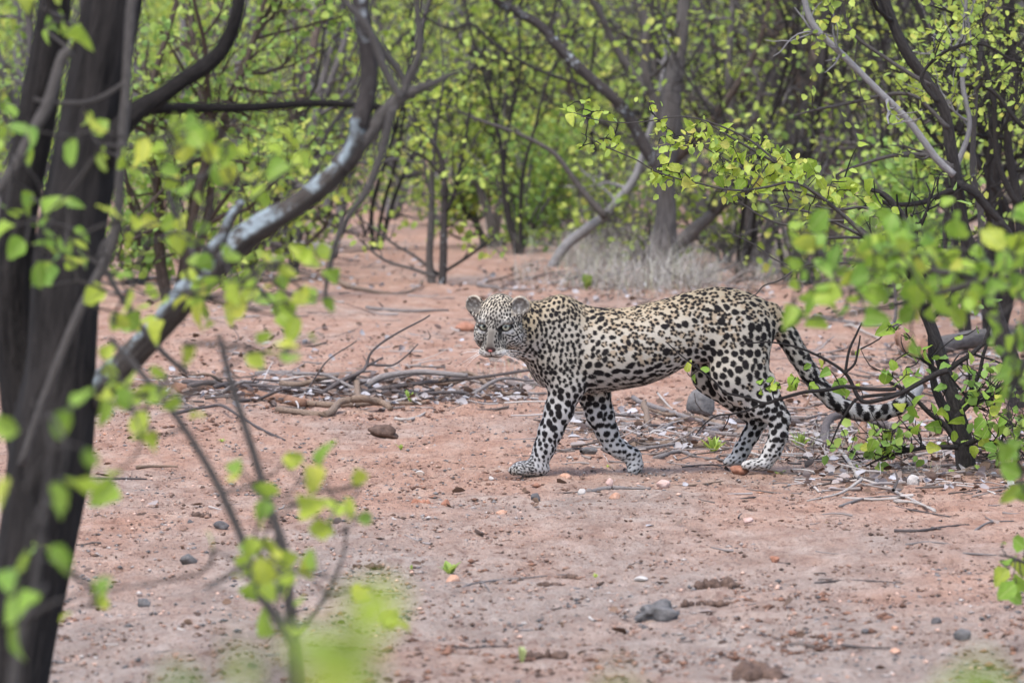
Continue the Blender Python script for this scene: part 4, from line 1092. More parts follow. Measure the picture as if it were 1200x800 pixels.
    N /= np.linalg.norm(N, axis=1)[:, None] + 1e-9
    if (N * (V - V.mean(0))).sum() < 0:
        F = F[:, ::-1]; N = -N
    hd = np.array(toH(V[:, 0], V[:, 1], V[:, 2])).T

    # ------------------------------------------------ coat
    def region(p):
        """spacing, spot radius, stretch, kind(0 solid,1 rosette), along-axis (dx,dz), per point"""
        x, y, z = p[:, 0], p[:, 1], p[:, 2]; py = 557 - z
        n = len(p)
        sp = np.full(n, 12.8); rad = np.full(n, 4.35); st = np.full(n, 1.15); ros = np.ones(n); ax = np.tile([1.0, 0, 0.0], (n, 1))
        # neck and shoulder: dense upright solid spots
        m = (x < 688); sp[m] = 7.0; rad[m] = 2.2; st[m] = 1.22; ros[m] = 0; ax[m] = (0.12, 0, 1)
        m = (x >= 680) & (x < 712); sp[m] = 9.5; rad[m] = 3.0; ros[m] = 0.4; st[m] = 1.2; ax[m] = (0.5, 0, 0.6)
        m = (x > 700) & (py < 372 + 0 * x) & (x < 790); sp[m] = 9.6; rad[m] = 3.3; st[m] = 1.2
        m = (x >= 780) & (x < 920); sp[m] = 12.6; rad[m] = 4.4; ros[m] = 0.85; ax[m] = (0.6, 0, -0.5); st[m] = 1.1
        m = (x >= 800) & (py > 405); sp[m] = 12.5; rad[m] = 3.75; ros[m] = 0; st[m] = 1.1; ax[m] = (0.2, 0, -1)
        m = (x >= 868) & (py > 372) & (x < 922); sp[m] = 12.0; rad[m] = 3.65; ros[m] = 0.2; st[m] = 1.12; ax[m] = (0.2, 0, -1)
        m = (x > 690) & (x < 815) & (py > 424); sp[m] = 12.5; rad[m] = 3.35; ros[m] = 0; st[m] = 1.35; ax[m] = (1, 0, 0.1)
        # legs
        m = (x < 690) & (py > 450); sp[m] = 11.0; rad[m] = 3.4; st[m] = 1.15; ax[m] = (-0.3, 0, 1)
        m = (x >= 672) & (x < 770) & (py > 462); sp[m] = 10.5; rad[m] = 3.2; ros[m] = 0; st[m] = 1.2; ax[m] = (1, 0, 0.4)
        m = (x > 800) & (py > 470); sp[m] = 10.5; rad[m] = 3.2; ros[m] = 0; st[m] = 1.2; ax[m] = (0.8, 0, 0.5)
        m = (py > 512); sp[m] = 7.8; rad[m] = 2.2; ros[m] = 0; st[m] = 1.15
        m = (py > 534) ; sp[m] = 5.6; rad[m] = 1.35; ros[m] = 0; st[m] = 1.5
        # tail
        m = (x > 921); sp[m] = 11.5; rad[m] = 3.5; ros[m] = 0; st[m] = 1.2; ax[m] = (0.6, 0, -0.8)
        m = (x > 985); sp[m] = 17.5; rad[m] = 4.6; st[m] = 1.3; ax[m] = (0, 0, 1)
        m = (x > 1058); sp[m] = 22; rad[m] = 5.4; st[m] = 1.3
        # head
        h = np.array(toH(x, y, z)).T
        m = (h[:, 1] > -3.5) & (np.abs(h[:, 0]) < 12) & (x < 624)
        sp[m] = 3.2; rad[m] = 1.35; st[m] = 1.35; ros[m] = 0; ax[m] = (0.2, 0, 1)
        m2 = m & (h[:, 2] > 4.5); sp[m2] = 3.7; rad[m2] = 1.5
        m2 = m & (np.abs(h[:, 0]) > 4.2) & (h[:, 2] < 1); ax[m2] = (1, 0, -0.25)
        k_ = np.where(m, 0.92, 0.775)
        return sp * k_, rad * np.where(m, 1.08, 1.12), st, ros, ax
    sp, rad, st, ros, ax = region(V)
    isface = (hd[:, 1] > -3.5) & (np.abs(hd[:, 0]) < 12.5) & (V[:, 0] < 624)
    nospot = (isface & (np.abs(hd[:, 0]) < 1.5) & (hd[:, 1] > 5.5) & (hd[:, 2] < 2.6)) | (isface & (hd[:, 1] > 9.4) & (hd[:, 2] < -3.4)) | \
             (isface & (np.abs(np.abs(hd[:, 0]) - 3.8) < 2.1) & (np.abs(hd[:, 2] - 1.8) < 1.5) & (hd[:, 1] > 3)) | \
             (isface & (np.abs(hd[:, 0]) > 5.2) & (hd[:, 2] > 5.2))
    order = rng.permutation(len(V))
    order = order[~nospot[order]]; order = np.concatenate([order[isface[order]], order[~isface[order]][:64000]])
    cell = {}
    acc = []
    cs = 24.0
    spv = sp * rng.uniform(0.88, 1.12, len(V))
    for i in order:
        p = V[i]; k = tuple((p // cs).astype(int)); s_ = spv[i]; ok = True
        for a in (-1, 0, 1):
            for b in (-1, 0, 1):
                for c in (-1, 0, 1):
                    for (q, sq) in cell.get((k[0] + a, k[1] + b, k[2] + c), ()):
                        dx = p[0] - q[0]; dy = p[1] - q[1]; dz = p[2] - q[2]
                        mm = 0.5 * (s_ + sq)
                        if dx * dx + dy * dy + dz * dz < mm * mm: ok = False; break
                    if not ok: break
                if not ok: break
            if not ok: break
        if ok:
            cell.setdefault(k, []).append((p, s_)); acc.append(i)
    n1 = len(acc)
    for i in np.concatenate([order[:6000], order[-36000:]]):
        p = V[i]; k = tuple((p // cs).astype(int)); s_ = spv[i] * 0.84; ok = True
        for a in (-1, 0, 1):
            for b in (-1, 0, 1):
                for c in (-1, 0, 1):
                    for (q, sq) in cell.get((k[0] + a, k[1] + b, k[2] + c), ()):
                        mm = 0.5 * (s_ + sq * 0.86)
                        if (p[0] - q[0]) ** 2 + (p[1] - q[1]) ** 2 + (p[2] - q[2]) ** 2 < mm * mm: ok = False; break
                    if not ok: break
                if not ok: break
            if not ok: break
        if ok:
            cell.setdefault(k, []).append((p, s_)); acc.append(i); rad[i] *= 0.72; ros[i] = 0
    blobs = []; tans = []
    for i in acc:
        n = N[i]; a = ax[i] + rng.normal(0, 0.22, 3); a = a - n * (a @ n)
        l = np.linalg.norm(a)
        if l < 1e-3: continue
        a /= l; b = np.cross(n, a); r0 = rad[i] * rng.uniform(0.82, 1.15); s_ = st[i] * rng.uniform(0.85, 1.2)
        if rng.random() < ros[i]:
            tans.append((V[i], a, b, r0 * 1.0, r0 * 0.85))
            k = rng.integers(4, 6); off = rng.uniform(0, 6.28)
            gap = rng.random() < 0.4
            for j in range(k - (1 if gap else 0)):
                t = off + 6.283 * j / k + rng.normal(0, 0.12)
                c = V[i] + (a * math.cos(t) * 1.12 + b * math.sin(t) * 0.86) * r0 * 0.76
                ta = -a * math.sin(t) + b * math.cos(t); tb2 = np.cross(n, ta)
                ln = r0 * rng.uniform(0.42, 0.60) * 3.6 / k
                blobs.append((c, ta, tb2, min(ln, r0 * 0.66), r0 * rng.uniform(0.36, 0.48)))
        else:
            if ros[i] > 0.5: r0 *= 0.85
            blobs.append((V[i], a, b, r0 * s_, r0 / math.sqrt(s_)))
            if r0 > 2.2 and rng.random() < 0.22:
                blobs.append((V[i] + a * r0 * s_ * rng.uniform(-.8, .8) + b * r0 * rng.uniform(-.5, .5), a, b, r0 * 0.8, r0 * 0.7))
    def paint(pts, nrm):
        h = np.array(toH(pts[:, 0], pts[:, 1], pts[:, 2])).T
        x, y, z = pts.T; py = 557 - z; n = len(pts)
        nz = vnoise3(pts, 0.07, 5.0)[:, None]
        col = np.tile(np.array([0.395, 0.355, 0.295]), (n, 1)) * (1 + 0.08 * nz)
        # warm tan along the back, pale below and on the legs (pigment)
        back = np.clip((np.interp(x, tb[:, 0], tb[:, 1]) + 34 - py) / 34, 0, 1)[:, None] * ((x > 612) & (x < 925))[:, None]
        col = col * (1 - back) + np.array([0.38, 0.30, 0.195]) * back
        pale = np.clip((py - 428) / 50, 0, 1)[:, None]
        pale = np.maximum(pale, np.clip((x - 935) / 60, 0, 1)[:, None])
        pale = np.maximum(pale, np.clip((np.abs(y) * 0 + (-nrm[:, 2]) - 0.2) / 0.6, 0, 1)[:, None] * (py > 395)[:, None])
        col = col * (1 - pale) + np.array([0.46, 0.44, 0.42]) * pale
        face = (h[:, 1] > -3.5) & (np.abs(h[:, 0]) < 12.5) & (x < 624)
        fc = np.clip((h[:, 1] + 1) / 3, 0, 1)[:, None] * face[:, None]
        col = col * (1 - fc) + np.array([0.41, 0.375, 0.32]) * fc
        A = np.abs(h[:, 0])
        def blend(m, c):
            nonlocal col
            m = np.clip(m, 0, 1)[:, None]; col = col * (1 - m) + np.array(c) * m
        ff = face & (h[:, 1] > 3.0)
        low = face & (h[:, 2] < -1.0)
        blend(low * np.clip((A - 3.0) / 2.0, 0, 1) * 0.5, (0.58, 0.555, 0.52))
        crown = face & (h[:, 2] > 6); blend(crown * np.clip((h[:, 2] - 6) / 3, 0, 1) * 0.5, (0.44, 0.36, 0.25))
        blend(ff * np.clip((h[:, 1] - 5.5) / 2, 0, 1) * (h[:, 2] > -4.6), (0.27, 0.245, 0.21))
        # bridge of the nose grey-buff
        blend(ff * np.clip((1.7 - A) / 1.0, 0, 1) * np.clip((3.2 - h[:, 2]) / 2, 0, 1) * (h[:, 2] > -5.2), (0.115, 0.10, 0.085))
        # pads and chin pale
        blend(ff * (h[:, 1] > 7.6) * np.clip((-4.2 - h[:, 2]) / 0.8, 0, 1), (0.52, 0.49, 0.455))
        # ears: dark backs, grey-buff inside with pale rim
        ear = face & (A > 5.2) & (h[:, 2] > 5.0)
        er = np.sqrt(((A - 7.9) / 2.8) ** 2 + ((h[:, 2] - 7.95) / 3.0) ** 2)
        inside = ear & (nrm @ fw > 0.1)
        blend(inside * 1.0, (0.17, 0.15, 0.13))
        blend(inside * np.clip((er - 0.92) / 0.12, 0, 1), (0.42, 0.36, 0.28))
        blend(inside * np.clip(1 - np.abs(h[:, 2] - 5.7) / 0.7, 0, 1) * 0.8, (0.10, 0.085, 0.075))
        blend(inside * np.clip(vnoise3(h, 1.7) * 1.6, 0, 1) * (er < 0.95) * 0.6, (0.55, 0.52, 0.47))
        blend((ear & (nrm @ fw < -0.2)) * 1.0, (0.05, 0.045, 0.04))
        # spots
        dk = np.zeros(n); tn = np.zeros(n)
        kd = kdtree.KDTree(n)
        wp = pts + 0.0
        wn_ = np.stack([vnoise3(pts, 0.33, 1.0), vnoise3(pts, 0.33, 11.0), vnoise3(pts, 0.33, 23.0)], 1)
        wp = wp + wn_ * np.where(face, 0.3, 0.75)[:, None]
        for i, p in enumerate(wp): kd.insert(p, i)
        kd.balance()
        for lst, arr in ((tans, tn), (blobs, dk)):
            for c, a, b, ra, rb in lst:
                rs = kd.find_range(c, max(ra, rb) * 1.35)
                if not rs: continue
                ii = np.fromiter((r_[1] for r_ in rs), int, len(rs))
                d = wp[ii] - c
                q = np.sqrt(((d @ a) / ra) ** 2 + ((d @ b) / rb) ** 2)
                w_ = np.clip((1.12 - q) * min(ra, rb) / 0.7 + 0.3, 0, 1)
                arr[ii] = np.maximum(arr[ii], w_)
        fade = np.where(face, 1.0, 1.0)
        blend(tn * 0.7, (0.32, 0.235, 0.15))
        blend(dk * fade, (0.012, 0.010, 0.010))
        # tail tip white, dark bands
        blend(np.clip((x - 1077) / 5, 0, 1) * (z > 92), (0.62, 0.61, 0.62))
        # face markings
        blend(ff * (h[:, 1] > 6.5) * np.clip((-6.9 - h[:, 2]) / 0.4, 0, 1), (0.66, 0.63, 0.59))
        blend(ff * (np.abs(h[:, 0]) < 3.2) * np.clip(vnoise3(h, 2.6, 4.0) * 1.2, 0, 1) * 0.4, (0.12, 0.10, 0.085))
        def eye_q(sx, sy): return np.sqrt(((A - 3.8) / sx) ** 2 + ((h[:, 2] - 1.8) / sy) ** 2)
        blend(ff * np.clip((3.1 - eye_q(1, 1) * 1.0) / 0.5, 0, 1) * (h[:, 2] > 2.6) * (A > 2.6) * 0.25, (0.62, 0.60, 0.56))
        blend(ff * np.clip(1.4 - np.sqrt(((A - 4.3) / 1.9) ** 2 + ((h[:, 2] - 0.2) / 0.6) ** 2), 0, 1) * 0.45, (0.74, 0.72, 0.68))
        blend(ff * np.clip((1.30 - eye_q(1.75, 1.0)) / 0.12, 0, 1), (0.015, 0.013, 0.012))
        tear = ff * np.clip((0.55 - np.abs(A - (2.5 - 0.10 * (1.2 - h[:, 2])))) / 0.3, 0, 1) * (h[:, 2] < 1.8) * np.clip((h[:, 2] + 1.4) / 1.6, 0, 1)
        blend(tear, (0.02, 0.018, 0.016))
        outer = ff * np.clip((0.4 - np.abs(h[:, 2] - 2.6 - 0.35 * (A - 5.4))) / 0.25, 0, 1) * (A > 5.0) * (A < 6.6)
        blend(outer, (0.03, 0.026, 0.024))
        nose = face & (h[:, 1] > 11.6)
        nq = np.sqrt((A / 1.75) ** 2 + ((h[:, 2] + 4.0) / 0.95) ** 2)
        blend(nose * np.clip((1.1 - nq) / 0.15, 0, 1), (0.055, 0.035, 0.032))
        blend(nose * np.clip((0.8 - np.sqrt((A / 1.0) ** 2 + ((h[:, 2] + 4.35) / 0.7) ** 2)) / 0.3, 0, 1), (0.62, 0.22, 0.19))
        mouth = ff * (h[:, 1] > 8.2) * np.clip((0.42 - np.abs(h[:, 2] + 6.6 + 0.10 * A * A * 0.5 - 0.02 * A)) / 0.18, 0, 1) * (A < 3.6)
        blend(mouth, (0.02, 0.016, 0.015))
        blend(ff * (h[:, 1] > 10.5) * np.clip((0.24 - A) / 0.14, 0, 1) * (h[:, 2] < -4.6) * (h[:, 2] > -6.7), (0.02, 0.016, 0.015))
        for row in range(3):
            cc = -4.45 - 0.72 * row
            wl_ = ff * (h[:, 1] > 7.2) * np.clip((0.26 - np.abs(h[:, 2] - cc + 0.22 * (A - 1.3) * -1)) / 0.10, 0, 1) * (A > 1.3) * (A < 4.0)
            blend(wl_ * np.clip(vnoise3(h, 1.4, row) * 2.2 + 0.75, 0, 1) * 0.9, (0.04, 0.032, 0.028))
        # toes: dark claws folds
        return np.clip(col, 0.005, 0.9)
    colr = paint(V, N)
    sx = lambda p: np.stack([(p[:, 0] - 750) / S_PX, (p[:, 1] + YAW * (p[:, 0] - 650)) / S_PX,
                             (p[:, 2] - 0.078 * YAW * (p[:, 0] - 650)) / S_PX], 1)
    W = sx(V)
    zmin = W[:, 2].min()
    root = empty('leopard', LEO_O + np.array([0, 0, float(ground_h(LEO_O[0] - .35, 17.95)) - zmin - 0.012]))
    tag(root, 'spotted leopard walking across red earth with its head turned to look out', 'leopard')
    body = mesh_obj('body', W, F, mat_vcol('leopard_coat', 0.8, 0.12), root, True, colr)
    # ------------------------------------------------ fur: short strips with the colour of the coat at their root
    T = np.concatenate([F[:, [0, 1, 2]], F[:, [0, 2, 3]]])
    A_ = np.linalg.norm(np.cross(V[T[:, 1]] - V[T[:, 0]], V[T[:, 2]] - V[T[:, 0]]), axis=1)
    NF = 230000
    ti = rng.choice(len(T), NF, p=A_ / A_.sum())
    u, v = rng.random(NF), rng.random(NF)
    fl = u + v > 1; u[fl], v[fl] = 1 - u[fl], 1 - v[fl]
    Pp = V[T[ti, 0]] * (1 - u - v)[:, None] + V[T[ti, 1]] * u[:, None] + V[T[ti, 2]] * v[:, None]
    Nn = N[T[ti, 0]] * (1 - u - v)[:, None] + N[T[ti, 1]] * u[:, None] + N[T[ti, 2]] * v[:, None]
    Nn /= np.linalg.norm(Nn, axis=1)[:, None] + 1e-9
    hc = np.array(toH(Pp[:, 0], Pp[:, 1], Pp[:, 2])).T
    face = (hc[:, 1] > -3.5) & (np.abs(hc[:, 0]) < 12.5) & (Pp[:, 0] < 624)
    nose = face & (hc[:, 1] > 11.4) & (np.sqrt((hc[:, 0] / 1.8) ** 2 + ((hc[:, 2] + 4.0) / 1.1) ** 2) < 1.15)
    eye = face & (hc[:, 1] > 3) & (np.sqrt(((np.abs(hc[:, 0]) - 3.8) / 1.7) ** 2 + ((hc[:, 2] - 1.8) / 1.4) ** 2) < 1.1)
    keep = ~(nose | eye)
    Pp, Nn, hc, face = Pp[keep], Nn[keep], hc[keep], face[keep]
    py = 557 - Pp[:, 2]; n = len(Pp)
    d = np.tile([1.0, 0, -0.35], (n, 1))
    leg = (py > 455) & (Pp[:, 0] < 930); d[leg] = (0.15, 0, -1)
    paw = (py > 535) & (Pp[:, 0] < 930); d[paw] = (-0.8, 0, -0.5)
    tl_ = Pp[:, 0] > 920; d[tl_] = (1, 0, -0.6)
    t2 = Pp[:, 0] > 1030; d[t2] = (1, 0, 0.7)
    nk = (Pp[:, 0] < 660) & (py < 455); d[nk] = (0.8, 0, -0.7)
    NO = H2M(0, 12.6, -3.5)
    d[face] = Pp[face] - NO
    d += rng.normal(0, 0.28, d.shape) * np.linalg.norm(d, axis=1)[:, None]
    d -= Nn * (d * Nn).sum(1)[:, None]
    d /= np.linalg.norm(d, axis=1)[:, None] + 1e-9
    Ln = np.full(n, 1.9); Ln[leg] = 1.6; Ln[paw] = 1.4; Ln[tl_] = 3.4; Ln[face] = 0.9
    be = (py > 435) & (py < 462) & (Pp[:, 0] > 690) & (Pp[:, 0] < 815); Ln[be] = 3.8
    ck = face & (hc[:, 1] < 2) & (np.abs(hc[:, 0]) > 5); Ln[ck] = 2.2
    Ln *= rng.uniform(0.6, 1.3, n)
    wd = np.where(face, 0.22, 0.46)
    side = np.cross(Nn, d)
    tip = Pp + d * Ln[:, None] + Nn * (Ln * rng.uniform(0.10, 0.36, n))[:, None]
    fv = np.stack([Pp - side * wd[:, None] - Nn * 0.3, Pp + side * wd[:, None] - Nn * 0.3, tip], 1).reshape(-1, 3)
    fcol = paint(Pp, Nn) * rng.uniform(0.84, 1.16, n)[:, None]
    fur = mesh_obj('fur', sx(fv), np.arange(3 * n).reshape(-1, 3), mat_vcol('leopard_fur', 0.75, 0.15), root, False, np.repeat(np.clip(fcol, 0, .9), 3, 0))
    fur['kind'] = 'stuff'
    # ------------------------------------------------ eyes
    em = mat_vcol('leopard_eye', 0.06, 0.5)
    for sg in (-1, 1):
        c = H2M(sg * 3.7, 5.15, 1.8); rad_ = 1.7 * U
        nu, nv = 28, 16
        th = np.linspace(0, math.pi, nv); ph = np.linspace(0, 2 * math.pi, nu, endpoint=False)
        look = np.array([-0.05, -1.0, 0.02]); look /= np.linalg.norm(look)
        e1 = np.cross(look, [0, 0, 1.0]); e1 /= np.linalg.norm(e1); e2 = np.cross(e1, look)
        vs, cs_ = [], []
        for t in th:
            for q in ph:
                dv = look * math.cos(t) + (e1 * math.cos(q) + e2 * math.sin(q)) * math.sin(t)
                vs.append(c + dv * rad_)
                a_ = math.degrees(t)
                cs_.append((0.004, 0.004, 0.004) if a_ < 13 else (0.33, 0.33, 0.25) if a_ < 38 else (0.02, 0.018, 0.015))
        fs = []
        for i in range(nv - 1):
            for j in range(nu):
                fs.append((i * nu + j, i * nu + (j + 1) % nu, (i + 1) * nu + (j + 1) % nu, (i + 1) * nu + j))
        mesh_obj('eye', sx(np.array(vs)), fs, em, root, True, np.array(cs_))
    # ------------------------------------------------ whiskers
    wv, wf = [], []
    for sg in (-1, 1):
        for k in range(11):
            a0 = H2M(sg * rng.uniform(2.6, 4.0), rng.uniform(9.3, 11.4), rng.uniform(-6.2, -4.4))
            L_ = rng.uniform(6, 11) * U
            dr = rt * sg * rng.uniform(0.7, 1.0) + fw * rng.uniform(-0.25, 0.4) + np.array([0, 0, rng.uniform(-0.55, 0.15)])
            dr /= np.linalg.norm(dr)
            pts = [a0 + dr * L_ * t + np.array([0, 0, -0.22 * L_ * t * t]) for t in (0, .33, .66, 1)]
            b0 = len(wv)
            for i, p in enumerate(pts):
                r_ = 0.17 * (1 - 0.75 * i / 3)
                for q in range(3):
                    wv.append(p + r_ * np.array([0, math.cos(q * 2.094), math.sin(q * 2.094)]))
            for i in range(3):
                for q in range(3):
                    wf.append((b0 + i * 3 + q, b0 + i * 3 + (q + 1) % 3, b0 + i * 3 + 3 + (q + 1) % 3, b0 + i * 3 + 3 + q))
    t = NT('whisker'); wm = t.done(t.bsdf((0.85, 0.84, 0.82), 0.5, 0.3))
    mesh_obj('whiskers', sx(np.array(wv)), wf, wm, root, True)['kind'] = 'stuff'
    return root

leopard = build_leopard()
# ================================================================ dark tree in front, its lichened limb and its leaves
zb = lambda Y: 65 + FPX * CAM_H / Y
def near_base(px, Y):
    """ground point below a photo column at a given distance"""
    x = (px - 600) / FPX * Y
    return x, Y
YF = 11.2
bx, by = near_base(0, YF)
t = Tree('mopane_tree', 'dark rough-barked double trunk standing close by, with a lichen-crusted limb reaching over the earth', bx, by, 301, 'tree')
tr = t
def traced(lst, Y, mat, name='branch', sides=10, n=None, **kw):
    p, r = pxw(lst, Y); return t.limb(p, r, mat, name, sides, n, **kw)
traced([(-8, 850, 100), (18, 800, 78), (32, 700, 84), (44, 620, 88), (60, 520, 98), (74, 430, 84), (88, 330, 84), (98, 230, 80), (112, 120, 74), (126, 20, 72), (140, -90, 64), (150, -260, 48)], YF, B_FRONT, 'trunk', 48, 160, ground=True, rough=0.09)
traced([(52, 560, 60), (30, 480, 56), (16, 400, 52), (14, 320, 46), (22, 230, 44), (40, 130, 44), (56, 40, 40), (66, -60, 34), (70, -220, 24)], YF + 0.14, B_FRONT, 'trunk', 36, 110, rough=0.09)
LIMB = traced([(62, 520, 40), (90, 484, 37), (132, 438, 32), (178, 390, 30), (222, 337, 34), (262, 301, 30), (300, 272, 30), (350, 239, 26), (392, 202, 26), (420, 168, 23), (426, 140, 21)], [YF + 0.05, YF + 0.03, YF - 0.03, YF - 0.10] + [YF - 0.18] * 7, B_LICH, 'limb', 18, 110, rough=0.22)
traced([(424, 150, 22), (428, 110, 22), (431, 50, 21), (426, -10, 20), (424, -120, 14)], YF - 0.18, B_SPECK, 'branch', 14, 50, rough=0.14)
traced([(398, 196, 24), (432, 156, 20), (462, 122, 17), (490, 104, 12), (518, 92, 8), (540, 84, 4)], YF - 0.18, B_GREY, 'branch', 8, 30, kids=2, klen=0.05, lv=1)
traced([(480, 108, 9), (468, 86, 9), (448, 60, 9), (436, 40, 8)], YF - 0.1, B_GREY, 'branch', 8, 18)
traced([(470, 116, 12), (450, 80, 10), (430, 30, 9), (398, -10, 8), (370, -60, 6)], YF - 0.3, B_GREY, 'branch', 8, 24)
traced([(472, 112, 11), (490, 60, 9), (488, 0, 8), (494, -60, 6)], YF - 0.25, B_GREY, 'branch', 8, 22)
traced([(462, 124, 11), (448, 176, 10), (430, 222, 9), (406, 256, 8), (392, 290, 7), (384, 330, 5), (382, 360, 4)], YF - 0.22, B_GREY, 'branch', 8, 26)
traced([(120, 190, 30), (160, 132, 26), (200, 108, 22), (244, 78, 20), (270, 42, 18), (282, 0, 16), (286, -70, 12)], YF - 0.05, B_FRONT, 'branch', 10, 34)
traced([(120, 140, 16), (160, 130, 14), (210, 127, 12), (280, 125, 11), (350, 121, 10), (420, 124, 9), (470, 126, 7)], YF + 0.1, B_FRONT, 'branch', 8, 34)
traced([(166, -60, 14), (156, 0, 13), (148, 110, 13), (138, 220, 13), (126, 300, 13), (100, 356, 13), (72, 420, 12), (44, 490, 11), (24, 545, 10)], YF - 0.9, B_GREY, 'branch', 8, 44)
traced([(84, 60, 15), (62, 110, 15), (38, 152, 15), (14, 196, 14), (-20, 250, 13)], YF - 0.9, B_GREY, 'branch', 8, 24)
traced([(150, 96, 6), (110, 118, 6), (70, 120, 6), (40, 116, 5)], YF - 0.9, B_GREY, 'branch', 6, 16)
traced([(140, 268, 8), (118, 300, 7), (150, 360, 7), (190, 412, 7), (220, 440, 6)], YF - 0.7, B_GREY, 'branch', 6, 22)
traced([(240, 300, 16), (262, 276, 14), (276, 250, 12), (284, 236, 8)], YF - 0.3, B_LICH, 'branch', 8, 16)
traced([(232, 322, 12), (222, 282, 9), (206, 250, 7), (196, 220, 5)], YF - 0.4, B_GREY, 'branch', 6, 16)
LL = [(x / 2, y / 2) for x, y in [(50, 15), (110, 15), (190, 20), (175, 85), (120, 90), (170, 350), (235, 380), (215, 340), (155, 500), (80, 480), (15, 320), (10, 360), (15, 520), (105, 530), (100, 570),
      (155, 600), (180, 630), (130, 640), (120, 690), (270, 675), (310, 700), (390, 720), (300, 770), (270, 790), (375, 420), (400, 330), (450, 300), (460, 330), (520, 370), (525, 400), (440, 485), (520, 465),
      (590, 455), (660, 390), (700, 385), (420, 570), (410, 545), (315, 370), (300, 415), (325, 560), (290, 575), (500, 635), (475, 690), (490, 770), (560, 700), (580, 740), (655, 650), (640, 690), (735, 640),
      (740, 740), (700, 770), (665, 735), (540, 690), (600, 700), (470, 720), (700, 640), (620, 640), (350, 740), (390, 380), (430, 345), (480, 320), (505, 365), (60, 330), (200, 660)]]
base = []
for q in list(LL):
    LL.append((q[0] + t.rg.normal(0, 13), q[1] + t.rg.normal(0, 11)))
    if t.rg.random() < 0.5: LL.append((q[0] + t.rg.normal(0, 16), q[1] + t.rg.normal(0, 13)))
for (lx, ly) in LL:
    b = P(lx, ly - 14, YF - t.rg.uniform(0.7, 2.0)) - t.o
    o, d = put_leaf('near' if lx > 90 else 'green', t.root, b, t.rg.uniform(20, 35) * (YF - 1.3) / FPX, t.rg); base.append(b)
anch = np.concatenate([w[::3] for w in t.wood])
link_leaves(t.root, anch, base, 0.005, 0.0016, B_GREY, t.rg)

# ---------------------------------------------------------------- lime-leaved sapling in front of the earth
YS = 9.0
bx, by = near_base(352, YS)
t = Tree('sapling', 'thin two-stemmed sapling with lime leaves below the lichen-crusted limb', bx, by, 302, 'sapling')
traced([(355, zb(9.0), 26), (352, 1000, 22), (348, 800, 18), (340, 715, 14), (332, 650, 12), (312, 590, 11), (294, 530, 10), (274, 466, 9), (262, 420, 8), (256, 392, 6)], YS, B_GREY, 'stem', 8, 50, ground=True)
traced([(346, 760, 12), (318, 715, 11), (302, 690, 11), (288, 640, 11), (268, 595, 11), (244, 550, 10), (216, 505, 9), (190, 468, 9), (160, 432, 8), (128, 396, 7)], YS - 0.1, B_GREY, 'stem', 8, 50)
traced([(346, 720, 8), (332, 690, 7), (318, 660, 6), (326, 620, 5)], YS - 0.2, B_GREY, 'branch', 6, 16)
traced([(346, 745, 6), (380, 700, 5), (402, 650, 4), (405, 612, 3)], YS - 0.1, B_GREY, 'branch', 6, 18)
traced([(240, 688, 5), (270, 672, 6), (300, 660, 6), (330, 668, 6)], YS - 0.5, B_GREY, 'branch', 6, 16)
SL = [(x / 2, 400 + y / 2) for x, y in [(240, 80), (300, 130), (390, 110), (350, 150), (330, 190), (290, 180), (330, 240), (370, 250), (250, 160), (580, 50), (610, 30), (660, 50), (700, 40), (740, 25), (455, 185), (665, 310),
      (730, 315), (560, 335), (595, 355), (710, 400), (630, 395), (805, 390), (835, 440), (785, 475), (845, 360), (500, 510), (270, 360), (430, 30), (620, 480), (600, 540), (560, 570), (650, 570), (730, 580), (660, 630), (820, 605),
      (870, 595), (910, 690), (225, 610), (225, 640), (145, 660), (110, 510), (640, 710), (400, 130), (300, 160), (340, 215), (610, 590), (690, 560), (580, 520), (640, 540)]]
base = []
for q in list(SL):
    if t.rg.random() < 0.7: SL.append((q[0] + t.rg.normal(0, 13), q[1] + t.rg.normal(0, 11)))
for (lx, ly) in SL:
    b = P(lx, ly - 12, YS - t.rg.uniform(0.0, 0.7)) - t.o
    put_leaf('near', t.root, b, t.rg.uniform(20, 35) * YS / FPX, t.rg); base.append(b)
link_leaves(t.root, np.concatenate([w[::3] for w in t.wood]), base, 0.004, 0.0014, B_GREY, t.rg)

# green-leaved sprig at the left edge, in front of the trunk
bx, by = near_base(-20, 7.2)
t = Tree('sapling', 'soft green sprig of a sapling at the foot of the dark double trunk', bx, by, 303, 'sapling')
traced([(-20, zb(7.2), 24), (0, 1000, 18), (20, 780, 14), (40, 690, 10), (52, 600, 8), (60, 520, 6), (40, 470, 5)], 7.2, B_GREY, 'stem', 8, 40, ground=True)
base = []
for (lx, ly, s) in [(72, 572, 58), (60, 580, 44), (8, 572, 40), (22, 520, 46), (60, 500, 40), (85, 490, 36), (30, 680, 54), (48, 712, 52), (20, 745, 40), (56, 655, 42), (112, 708, 26), (60, 600, 30), (100, 540, 30)]:
    b = P(lx, ly - 14, 7.2 - t.rg.uniform(0, 0.5)) - t.o
    put_leaf('green', t.root, b, s * 7.2 / FPX, t.rg, 1.4); base.append(b)
link_leaves(t.root, np.concatenate([w[::3] for w in t.wood]), base, 0.004, 0.0014, B_GREY, t.rg)

